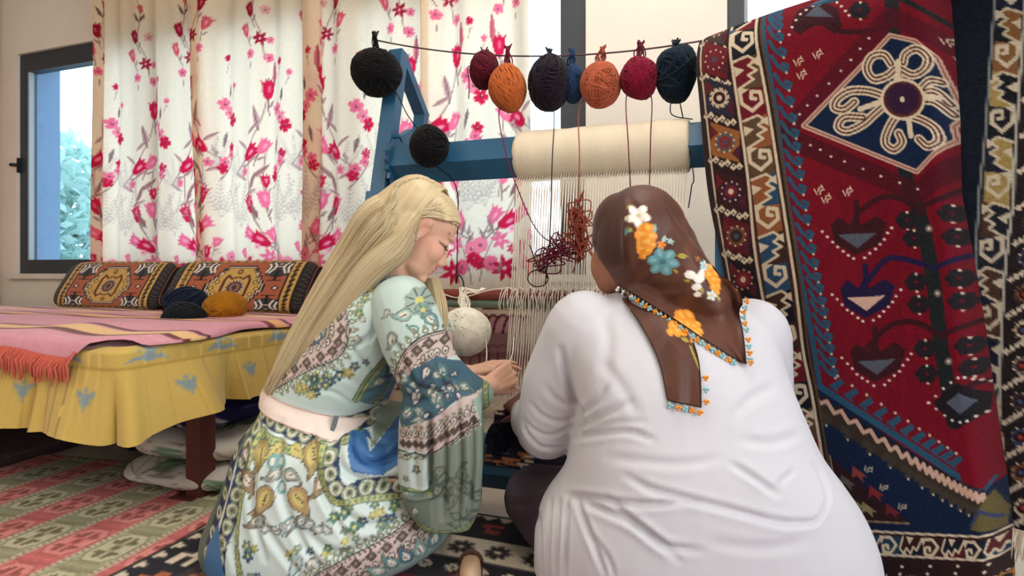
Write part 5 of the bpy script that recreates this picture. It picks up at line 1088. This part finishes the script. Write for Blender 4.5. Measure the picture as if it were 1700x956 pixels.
for sy in (-1, 1):
    e = (np.abs(h[:, 1]-sy*.036) < .020) & (h[:, 0] > .05)
    blend(e*np.exp(-((h[:, 2]-.027-.10*(np.abs(h[:, 1])-.03))/.0035)**2)*.75, (128,96,70)); blend(e*np.exp(-((h[:, 2]-.0005+.25*np.abs(np.abs(h[:, 1])-.034))/.0030)**2)*.9, (60,44,40))
obj('body', v, f, M_skin, girl, True, sk)
for sy in (-1, 1):
    m = MB()
    for k in range(9):
        a = k/8; p = H(.0855-.020*abs(a-.45), sy*(.018+.032*a), -.001-.002*a); m.tube([p, p+HF*.006-HU*.004+HS*sy*.002*a, p+HF*.010-HU*.004+HS*sy*.004*a], [.0008,.0007,.0003], 4)
    m.build('eyelash_row', mk('lash', (50,38,34), .7), girl, True)
m = MB(); m.tube(spline([H(.002,.087,-.034), H(.004,.090,-.040), H(.002,.088,-.046)], 6), .0016, 5); m.build('earring', mk('silver', (200,200,204), .25, .5, metal=.9), girl, True)

# hair: a solid fall with strands laid over it
HPTS = [H(-.045,0,.045), P(640,374,1.56), P(594,428,1.565), P(549,486,1.55), P(508,548,1.54), P(474,604,1.53), P(450,648,1.53)]; HR = [.082,.080,.064,.047,.036,.026,.012]
HP2 = [H(-.030,.062,-.004), P(664,408,1.505), P(618,446,1.50), P(572,502,1.50), P(528,560,1.51), P(488,612,1.52)]; HR2 = [.030,.036,.036,.030,.022,.012]
b = MB(); ellip(b, H(-.014,0,.034), (.110,.088,.086), HM)
chain(b, HPTS, [r*.95 for r in HR], 18); chain(b, HP2, [r*.95 for r in HR2], 14)
v, f, n = remesh(np.concatenate(b.v), b.f, .0042, 10); h = hloc(v)
cut = (h[:, 0] > -.016) & (h[:, 2] < .028+.42*h[:, 0]); f = f[~cut[f].any(1)]
x, y = to_px(v); tcol = .5+.5*np.clip(snoise(np.stack([(x*.8+y*.6), (x*.03)], -1)/10, 6.0, 4, 3), -1, 1); hc = lin((190,166,126))*(1-tcol[:, None])+lin((208,190,154))*tcol[:, None]
M_hair = mk('blond_hair', vcol=True, rough=.4, spec=.4); hair = obj('hair', v, f, M_hair, girl, True, hc)
R = np.random.default_rng(77); m = MB(); shades = [(206,188,150),(194,172,132),(216,200,166),(184,160,120),(202,184,146)]
def along(PT, RD, ph, start, pts):
    PT = np.array(PT); t_ = np.gradient(PT, axis=0); L_ = len(PT)-1
    for i in range(start, L_+1):
        t = unit(t_[i]); e1 = unit(np.cross(t, V3(0,1,0))); e2 = np.cross(e1, t); e2 = e2 if e2[1] < 0 else -e2
        r = RD[i]*(1.0+.012*R.normal()) if i < L_ else RD[i]*1.6*R.random()
        pts.append(PT[i]+(e1*math.cos(ph)+e2*math.sin(ph))*r+(t*.03*(R.random()-.6) if i == L_ else 0))
def cap(x, y): return H(x, y, .034+.087*math.sqrt(max(0, 1-((x+.014)/.111)**2-(y/.089)**2)))
for k in range(1150):
    m.cc = shades[k % 5]; pts = []; g = R.random()
    if k % 3 == 0:                       # from the parting over the temple, tucked behind the ear
        x0 = .028+.060*g; pts = [cap(x0, .003), cap(x0-.010, .034), cap(x0-.028, .060), cap(x0-.048, .077), H(-.026,.086+.004*R.random(),.012+.03*(R.random()-.3))]; along(HP2, HR2, math.pi*(.05+.9*R.random()), 1, pts)
    elif k % 3 == 1:                     # crown to the back
        x0 = -.08+.10*g; sy = 1 if R.random() < .8 else -1; pts = [cap(x0, sy*.003), cap(x0-.012, sy*.03), cap(max(-.115, x0-.035), sy*.052)]; along(HPTS, HR, math.pi*(.05+.5*R.random())*(1 if sy > 0 else -.8), 1, pts)
    else:
        ph = math.pi*(-.35+1.35*R.random()); along(HPTS, [r*.97 for r in HR], ph, 0, pts); pts[0] = HPTS[0]+(pts[0]-HPTS[0])*.7; 
    m.tube(spline(pts, 4*len(pts)), np.linspace(.0016, .0009, 4*len(pts)), 3, False)
q = m.build('hair_strands', M_hair, girl, True); q['kind'] = 'stuff'
m = MB()
for k in range(300):
    m.cc = shades[k % 5]; a = R.random()*6.28; o = V3(math.cos(a)*.027*R.random()**.5, math.sin(a)*.018, 0)
    m.tube(spline([P(716,462,1.63)+o*.6, P(724,500,1.60)+o, P(727,545,1.585)+o*.9, P(722+6*R.random(),575+22*R.random(),1.575)+o*.3], 12), np.linspace(.0024, .0010, 12), 4, False)
m.build('front_hair_lock', M_hair, girl, True)

# dress prints
MINT, BEI, BRO, TEA, NVY, OLI, YGR, CRM2, DTE = (200,220,214), (208,188,180), (92,80,74), (92,140,144), (40,54,90), (122,132,106), (176,178,112), (226,220,206), (46,74,92)
def paisley(cv, x, y, s, a, c, c2=CRM2, c3=BRO):
    t = T(x, y, a, s); P_ = [(0,-.5),(.36,-.3),(.46,.1),(.3,.5),(.05,.95),(-.25,1.1),(-.12,.75),(-.28,.4),(-.42,.0),(-.3,-.34)]; cv.poly(spline(t(P_+P_[:1]), 40), c); cv.line(spline(t(P_+P_[:1]), 40), s*.05, c3); cv.poly(t([(0,-.28),(.2,-.14),(.24,.1),(.12,.4),(-.05,.5),(-.18,.2),(-.2,-.05),(-.14,-.22)]), c2)
    for q in range(4): cv.ell(*t([(.02+.03*q,-.12+.14*q)])[0], s*.06, s*.05, c3)
def flw(cv, x, y, r, c, cc=(210,200,120), n=5, a=.3):
    for k in range(n): q = a+k*6.283/n; cv.ell(x+r*.6*math.cos(q), y+r*.6*math.sin(q), r*.45, r*.36, c, q); cv.line([(x, y), (x+r*.9*math.cos(q), y+r*.9*math.sin(q))], r*.08, DTE)
    cv.ell(x, y, r*.28, r*.28, cc)
def alongp(path, n): q = spline(path, 300); Ls = np.concatenate([[0], np.cumsum(np.linalg.norm(np.diff(q, axis=0), axis=1))]); i = np.interp(np.linspace(0, Ls[-1], n), Ls, np.arange(300)).astype(int); i = np.clip(i, 0, 298); d = q[i+1]-q[i]; d /= np.linalg.norm(d, axis=1)[:, None]; return q[i], np.stack([-d[:, 1], d[:, 0]], -1)
def lace_band(cv, path, side, n, beige=True):     # dark double line, medallion chain and keyholes on the given side, scallops on the other
    q, nn = alongp(path, 90); nn = nn*side
    if beige: cv.poly(np.concatenate([q, (q+nn*44)[::-1]]), BEI)
    cv.line(q, 2.4, (50,44,42)); cv.line(q+nn*4, 1.2, (50,44,42))
    a, an = alongp(path, n); an = an*side
    for k in range(n):
        p = a[k]-an[k]*7; cv.ell(p[0], p[1], 5.2, 5.2, OLI); cv.ell(p[0], p[1], 2.4, 2.4, CRM2); p = a[k]-an[k]*14; cv.ell(p[0], p[1], 3, 3, (140,150,130))
        p = a[k]+an[k]*14
        if k % 2 == 0: cv.poly(T(p[0], p[1], .785, 7)([(-1,-1),(1,-1),(1,1),(-1,1)]), BRO); cv.ell(p[0], p[1], 7, 7, BRO); cv.ell(p[0], p[1], 3, 3, (150,136,122))
        else: cv.ell(p[0], p[1], 2.5, 2.5, BRO)
        p = a[k]+an[k]*31; cv.ell(p[0], p[1], 5.5, 7, BRO); cv.ell(p[0], p[1], 3.6, 5, CRM2); cv.ell(p[0]+an[k][0], p[1]+an[k][1], 1.8, 2.6, BRO)
        p = a[k]+an[k]*42; cv.ell(p[0], p[1], 3, 3, (110,110,100))
def coins(cv, path, n, w, r=10):
    q, nn = alongp(path, 80); cv.line(q, w, NVY); a, _ = alongp(path, n)
    for p in a: cv.ell(p[0], p[1], r, r*1.1, (150,162,132)); cv.ell(p[0], p[1], r*.75, r*.85, CRM2); cv.ell(p[0], p[1], r*.55, r*.62, (140,152,120)); cv.ell(p[0], p[1], r*.22, r*.3, (70,76,64))
def trim(cv, path, w=9):
    q, nn = alongp(path, 80); cv.line(q, w+3, (92,116,92)); cv.line(q, w-1, (190,188,120)); a, _ = alongp(path, 26)
    for p in a: cv.ell(p[0], p[1], 2.6, 2.6, (110,140,110))
def dress_canvas():
    cv = Cv(320, 410, 840, 980, 2.0, MINT); A = lambda *p: np.array(p, float)
    cC = A((598,425),(574,460),(572,505),(582,550),(566,590),(520,612),(470,638),(432,660)); cv.poly(np.concatenate([cC, [(380,660),(420,560),(500,440)]]), (150,176,174))
    lace_band(cv, cC, 1, 26)
    for x, y, s, a, c in ((520,520,26,.7,TEA),(500,560,30,.9,(84,120,140)),(535,490,20,.5,(120,160,150)),(478,600,24,1.1,TEA),(525,560,18,.6,(70,100,120)),(545,520,16,.4,(150,180,160)),(455,622,18,1.2,(96,130,130))): paisley(cv, x, y, s, a, c)
    for x, y, r, c in ((588,466,9,(96,112,124)),(612,462,9,(184,176,104)),(627,463,8,(120,124,168)),(602,482,10,(64,88,124)),(619,482,8,(190,180,110)),(606,495,9,(140,160,120)),(598,506,8,(150,160,140)),(598,520,9,(110,140,100)),(640,464,7,(150,160,160)),(655,462,7,(130,150,140)),(580,478,7,(120,140,150)),(645,452,9,(140,160,160))): flw(cv, x, y, r, c)
    for x, y, s, a in ((595,562,14,.4),(640,452,12,1.2),(605,530,10,2.6)): paisley(cv, x, y, s, a, (150,160,158))
    for k in range(26): x = 478+130*rng.random(); flw(cv, x, 655-.42*(x-478)+14*rng.normal()*.5, 6+4*rng.random(), ((52,84,96),(120,140,110),(90,110,120),(184,176,110))[k % 4])
    # side panel under the arm
    cv.poly([(585,668),(612,628),(650,585),(680,600),(676,690),(610,692)], (96,134,146)); lace_band(cv, A((672,672),(640,668),(612,690)), -1, 8); paisley(cv, 645, 620, 26, .7, (60,100,130)); paisley(cv, 622, 640, 18, .9, (120,160,150)); trim(cv, A((586,668),(610,630),(650,586)), 9)
    # skirt
    cv.poly([(300,668),(440,655),(600,700),(840,700),(840,990),(300,990)], (212,226,222)); cv.poly([(420,665),(520,690),(600,700),(600,712),(515,716),(425,690)], (160,176,160))
    for k in range(14): flw(cv, 430+12*k, 678+3.2*k*.8, 7, ((130,140,124),(100,118,110))[k % 2])
    coins(cv, A((424,690),(470,704),(520,716),(560,712),(605,706)), 9, 26, 11); trim(cv, A((420,712),(470,728),(517,740),(560,730),(590,724)))
    coins(cv, A((418,712),(412,780),(398,840),(384,900),(386,960)), 11, 26, 11); trim(cv, A((432,716),(424,780),(414,850),(420,910),(440,960))); cv.poly([(300,660),(418,680),(400,760),(376,840),(362,900),(372,960),(300,980)], (96,116,104))
    coins(cv, A((392,720),(384,790),(366,850),(352,910)), 7, 18, 9); cv.poly([(352,900),(372,860),(384,890),(400,960),(340,980)], (74,118,166))
    for cx, sg in ((446,1),(530,-1)):        # mirrored butterfly sprays
        for dx, dy, s, a, c in ((0,-30,34,.15,(164,146,92)),(-22,10,30,-.5,(150,128,96)),(16,34,36,.55,(176,150,104)),(6,70,26,1.0,(140,130,110)),(30,0,22,1.1,(150,160,150)),(-30,-22,24,-.3,(120,116,104)),(26,-34,20,.9,(196,186,110))): paisley(cv, cx+sg*dx, 770+dy, s, a*sg, c, (206,190,120) if c[0] > 150 else CRM2)
    for x, y in ((470,752),(484,752),(488,790),(502,846)): cv.ell(x, y, 8, 11, (120,166,164)); cv.ell(x, y, 4, 6, CRM2)
    for k in range(9): paisley(cv, 452+14*k, 846+8*math.sin(k), 15, .6*(k-4), (150,170,172))
    for x, y in ((610,828),(585,850),(575,880),(440,893),(462,930),(625,815),(600,862),(660,840),(520,895),(640,845)):
        for q in range(4): flw(cv, x+12*rng.normal(), y+9*rng.normal(), 6+4*rng.random(), ((70,100,130),(190,184,110),(90,130,110),(130,150,140))[q])
    paisley(cv, 515, 900, 26, .3, (170,200,200)); paisley(cv, 540, 905, 20, -.6, (180,190,186))
    coins(cv, A((556,722),(562,764),(580,800),(620,796),(690,806)), 9, 26, 11); trim(cv, A((545,728),(550,775),(572,812),(625,812),(700,824)))
    cv.poly([(578,716),(596,770),(640,782),(690,750),(690,690),(640,716),(618,745),(604,724)], (66,116,172)); cv.line(spline([(585,722),(606,756),(640,758),(676,712)], 20), 5, (46,92,148)); cv.poly([(600,700),(640,690),(668,700),(640,716),(618,742)], (140,158,146))
    lc = A((505,960),(540,925),(590,898),(640,878),(700,850),(770,835)); cv.poly(np.concatenate([lc, [(800,990),(500,990)]]), (140,164,160)); lace_band(cv, lc, 1, 26)
    for k in range(12): paisley(cv, 560+20*k, 962-8*k+6*math.sin(k), 22, .8+.3*k, ((70,110,128),(130,166,160),(96,140,140))[k % 3])
    return cv
def sleeve_canvas():
    cv = Cv(600, 440, 840, 900, 2.0, MINT); A = lambda *p: np.array(p, float)
    flw(cv, 692, 500, 24, (160,176,164), (206,206,120), 8); flw(cv, 700, 515, 14, (130,160,150)); paisley(cv, 672, 522, 24, 1.4, (150,190,180)); paisley(cv, 712, 530, 20, -.8, (110,160,160)); paisley(cv, 652, 560, 22, .3, (150,166,160)); paisley(cv, 640, 520, 14, .6, (160,176,170)); paisley(cv, 690, 545, 14, 1.9, (100,160,150))
    pb = A((650,668),(656,620),(676,580),(706,556),(750,548)); lace_band(cv, pb, 1, 14)
    body = A((664,690),(668,640),(690,608),(728,588),(760,600),(810,640),(810,668),(760,660),(720,690),(668,705)); cv.poly(body, (66,100,116))
    for x, y, s, a, c in ((712,612,24,.4,(60,84,110)),(735,610,22,-.6,(76,120,124)),(695,650,30,.5,(52,90,110)),(725,650,26,-.5,(110,150,140)),(748,640,22,-1.0,(60,84,120)),(680,680,22,.9,(84,130,134)),(700,690,16,1.3,(130,160,150)),(770,640,18,-1.2,(96,130,130))): paisley(cv, x, y, s, a, c)
    for k in range(26): paisley(cv, 672+100*rng.random(), 612+75*rng.random(), 9+5*rng.random(), rng.random()*6, ((96,140,146),(52,76,104),(120,150,140))[k % 3])
    cv.poly([(600,700),(668,705),(720,690),(770,655),(810,650),(830,700),(790,705),(725,745),(668,738),(600,735)], BEI)
    for k in range(12): x = 672+10.5*k; y = 714-(0 if k < 4 else (k-4)*5.5); cv.ell(x, y, 5.5, 7, BRO); cv.ell(x, y, 3.6, 5, CRM2); cv.ell(x, y, 1.8, 2.6, BRO); cv.poly(T(x, y+17, .785, 5.5)([(-1,-1),(1,-1),(1,1),(-1,1)]), BRO); cv.ell(x, y-11, 3, 3, OLI)
    e = A((655,742),(690,746),(725,742),(765,716),(800,692)); cv.line(spline(e, 40), 2.4, (50,44,42)); cv.line(spline(e+(0,4), 40), 1.2, (50,44,42))
    for p in alongp(e, 16)[0]: cv.ell(p[0], p[1]+10, 5, 5, OLI); cv.ell(p[0], p[1]+10, 2.3, 2.3, CRM2)
    cv.poly([(712,750),(765,726),(820,690),(840,900),(700,900)], (138,150,138)); cv.poly([(785,660),(830,650),(830,720),(800,700)], (150,176,160))
    for k in range(22): paisley(cv, 722+74*rng.random(), 760+110*rng.random(), 14+10*rng.random(), rng.random()*6, ((104,120,108),(120,128,110),(96,108,98))[k % 3], (150,160,144), (80,90,80))
    cv.poly([(600,762),(712,756),(712,806),(600,806)], (206,220,214)); flw(cv, 694, 774, 8, (110,120,116)); flw(cv, 676, 790, 6, (120,150,130)); trim(cv, A((640,808),(716,812)), 8)
    cv.poly([(600,816),(716,818),(716,900),(600,900)], (120,136,124)); paisley(cv, 690, 845, 14, .3, (150,160,150))
    trim(cv, A((803,640),(806,760),(800,870)), 7); trim(cv, A((690,870),(740,884),(800,866)), 8)
    return cv
cvDr, cvSl = dress_canvas(), sleeve_canvas()
def print_col(cv, v, d): return lin(cv.sample(850+v[:, 0]/d*FPX, HZ-(v[:, 2]-CAMZ)/d*FPX))
def loft_axis(mb, rows, d, n=36):        # rows: centre px, half width px across the lean, half depth m
    R = spline(rows, 40); c = np.array([P(x, y, d) for x, y, _, _ in R]); t = np.gradient(c, axis=0); t /= np.linalg.norm(t, axis=1)[:, None]; e1 = np.cross(t, V3(0,1,0)); a = np.arange(n)*2*math.pi/n
    v = c[:, None]+e1[:, None]*(R[:, 2]*d/FPX)[:, None, None]*np.cos(a)[None, :, None]+V3(0,1,0)*R[:, 3][:, None, None]*np.sin(a)[None, :, None]; f = []
    for j in range(39):
        for i in range(n): q = (i+1) % n; f.append((j*n+i, j*n+q, (j+1)*n+q, (j+1)*n+i))
    f.append(tuple(range(n))); f.append(tuple(39*n+i for i in range(n))[::-1]); mb.add(v.reshape(-1, 3), f)
b = MB()
loft_axis(b, [(519,690,80,.135),(523,668,80,.14),(562,618,84,.155),(606,556,80,.165),(642,504,66,.16),(664,474,42,.11),(672,460,34,.075)], 1.62)
loft_rows(b, [(448,596,664,1.485,.13),(436,618,700,1.455,.155),(412,676,740,1.40,.21),(396,706,790,1.385,.24),(380,735,840,1.375,.26),(364,752,880,1.37,.27),(354,750,912,1.37,.275),(360,712,940,1.38,.265),(384,660,962,1.40,.24)])
chain(b, [P(520,800,1.56), P(690,775,1.55)], [.13,.10], 20); chain(b, [P(620,720,1.66), P(700,730,1.70)], [.10,.09], 18)
v, f, n = remesh(np.concatenate(b.v), b.f, .0042, 14)
v = folds(v, n, [([(520,700),(522,760),(540,830),(580,900)],9,.010), ([(470,700),(462,760),(470,830),(500,900),(540,950)],10,.010), ([(440,700),(424,770),(420,850),(440,930)],8,.010), ([(410,740),(395,810),(385,880),(390,945)],8,.012), ([(560,720),(570,780),(620,800),(690,790)],10,.012), ([(585,730),(610,765),(650,760),(690,720)],9,.010), ([(600,705),(640,735),(690,700)],7,.008), ([(540,820),(600,870),(680,860)],12,.008), ([(500,880),(560,920),(640,890)],12,.008), ([(430,860),(470,920),(500,960)],9,.008),
    ([(612,560),(590,580),(610,610),(650,640)],8,.007), ([(560,590),(580,575),(612,560),(640,530)],7,.005), ([(640,500),(620,540),(610,580)],7,.006), ([(660,560),(640,600),(600,650)],8,.008), ([(480,620),(540,612),(600,640)],8,.004), ([(590,660),(640,640),(670,610)],6,.006), ([(500,650),(550,650),(590,675)],6,.004)], .5)
v = v+n*(.003*snoise(v, 13, 9, 3))[:, None]*np.clip(.7-n[:, 1], 0, 1)[:, None]; v[:, 2] = np.maximum(v[:, 2], .018+.004*np.sin(v[:, 0]*40))
M_dress = mk('dress_satin', vcol=True, rough=.42, spec=.4, bump=.03, bscale=600)
obj('dress', v, f, M_dress, girl, True, print_col(cvDr, v, 1.47)); dress_v, dress_f = v, f
# near sleeve with its long hanging cuff
b = MB(); chain(b, [P(668,512,1.50), P(686,560,1.46), P(712,618,1.43), P(758,648,1.46), P(792,655,1.53)], [.082,.082,.078,.060,.042], 20)
loft_rows(b, [(676,786,632,1.38,.05),(666,800,680,1.365,.055),(662,803,740,1.365,.05),(663,802,800,1.375,.045),(676,798,845,1.385,.042),(702,780,882,1.395,.03)], 36, 3.0)
v, f, n = remesh(np.concatenate(b.v), b.f, .0037, 12)
v = folds(v, n, [([(712,690),(714,750),(712,815)],7,.022), ([(735,690),(740,760),(735,860)],7,.012), ([(760,670),(766,760),(760,870)],7,.012), ([(785,670),(786,760),(780,860)],6,.010), ([(690,700),(688,760),(690,810)],7,.006), ([(665,600),(690,640),(740,655)],8,.006), ([(650,560),(670,600),(690,650)],7,.006), ([(720,600),(740,640),(790,650)],7,.006), ([(668,816),(690,822),(716,818)],5,.014)], .6)
v = v+n*(.002*snoise(v, 18, 12, 3))[:, None]
k0 = P(792,655,1.53); ax = unit(WN-P(758,648,1.46)); cut = ((v-k0)@ax > .022) & (np.linalg.norm(v-k0, axis=1) < .075); f = f[~cut[f].any(1)]
obj('sleeve', v, f, mk('sleeve_chiffon', vcol=True, rough=.5, spec=.3, bump=.03, bscale=500, trans=.18), girl, True, print_col(cvSl, v, 1.40))
b = MB(); chain(b, [P(692,498,1.72), P(715,560,1.75), P(716,622,1.77), P(742,624,1.75)], [.07,.066,.062,.046], 18); chain(b, [P(716,630,1.78), P(720,720,1.78)], [.055,.05])
v, f, n = remesh(np.concatenate(b.v), b.f, .006, 8); obj('sleeve', v, f, M_dress, girl, True, print_col(cvSl, v, 1.70))
# belt
M_belt = mk('belt_pink', (240,222,212), .55, .35, var=.03)
bc = P(519,671,1.605); bx = unit(P(600,694,1.605)-bc); bz = np.cross(bx, V3(0,1,0)); hw = 84*1.605/FPX
dbv = BVHTree.FromPolygons(dress_v.tolist(), dress_f.tolist())
def belt_fn(u, v):
    a = u*2*math.pi; h = (v-.5)*.046; out = np.zeros(u.shape+(3,)); pad = .007+.003*np.sin(v*math.pi)
    for i in np.ndindex(u.shape):
        d = bx*math.cos(a[i])*hw+V3(0,1,0)*math.sin(a[i])*.16; d = unit(d); o = bc+bz*h[i]; q = dbv.ray_cast(Vector(o+d*.6), Vector(-d))[0]; q = np.array(q) if q else o+d*.14; r_ = (q-o)@d; R_ = 1.0/math.sqrt(((d@bx)/(hw*1.13))**2+(d[1]/.225)**2); out[i] = o+d*(min(r_, R_)+pad[i])
    return out
sheet('belt', belt_fn, 110, 9, M_belt, girl)
for e_ in (.04, .96):
    m = MB(); m.tube(belt_fn(np.linspace(0, 1, 80), np.full(80, e_)), .0016, 4, False); m.build('belt_stitching', mk('belt_edge', (196,160,146), .6), girl, True)
m = MB(); p = belt_fn(np.array([.862]), np.array([.5]))[0]; m.box(p, .010, .012, .060, bx, V3(0,1,0), bz); m.build('belt_loop', mk('loop_grey', (110,122,128), .5), girl)
# shoe peeping out in front of the dress
def shoe(c, ang, label):
    ca, sa = math.cos(ang), math.sin(ang); ex = V3(ca, sa, 0); ey = V3(-sa, ca, 0); root = empty('shoe', c, label, 'shoe')
    def fn(u, v):
        a = u*2*math.pi; b_ = v*math.pi/2; X = np.cos(a)*np.cos(b_)**.6; Y = np.sin(a)*np.cos(b_)**.6; wd = .026-.004*X; return np.asarray(c)+ex*(.10*X)[..., None]+ey*(wd*Y)[..., None]+(.010+.030*np.sin(b_)*(1-.45*X))[..., None]*V3(0,0,1)
    sheet('upper', fn, 40, 14, mk('shoe_tan', (206,172,142), .5, .4), root)
    m = MB(); m.tube([np.asarray(c)+ex*.035+ey*.026*math.cos(t)+V3(0,0,.012+.030*math.sin(t)) for t in np.linspace(0, math.pi, 12)], .006, 6); m.build('strap', mk('shoe_strap', (84,56,44), .6), root, True)
    m = MB(); m.prism([np.asarray(c)+ex*.105*math.cos(t)+ey*(.029-.004*math.cos(t))*math.sin(t) for t in np.linspace(0, 2*math.pi, 24, endpoint=False)], V3(0,0,.012)); m.build('sole', mk('shoe_sole', (64,44,36), .8), root)
shoe(V3(-.10,1.455,.015), 1.62, 'tan shoe poking out on the rug below the hanging sleeve')
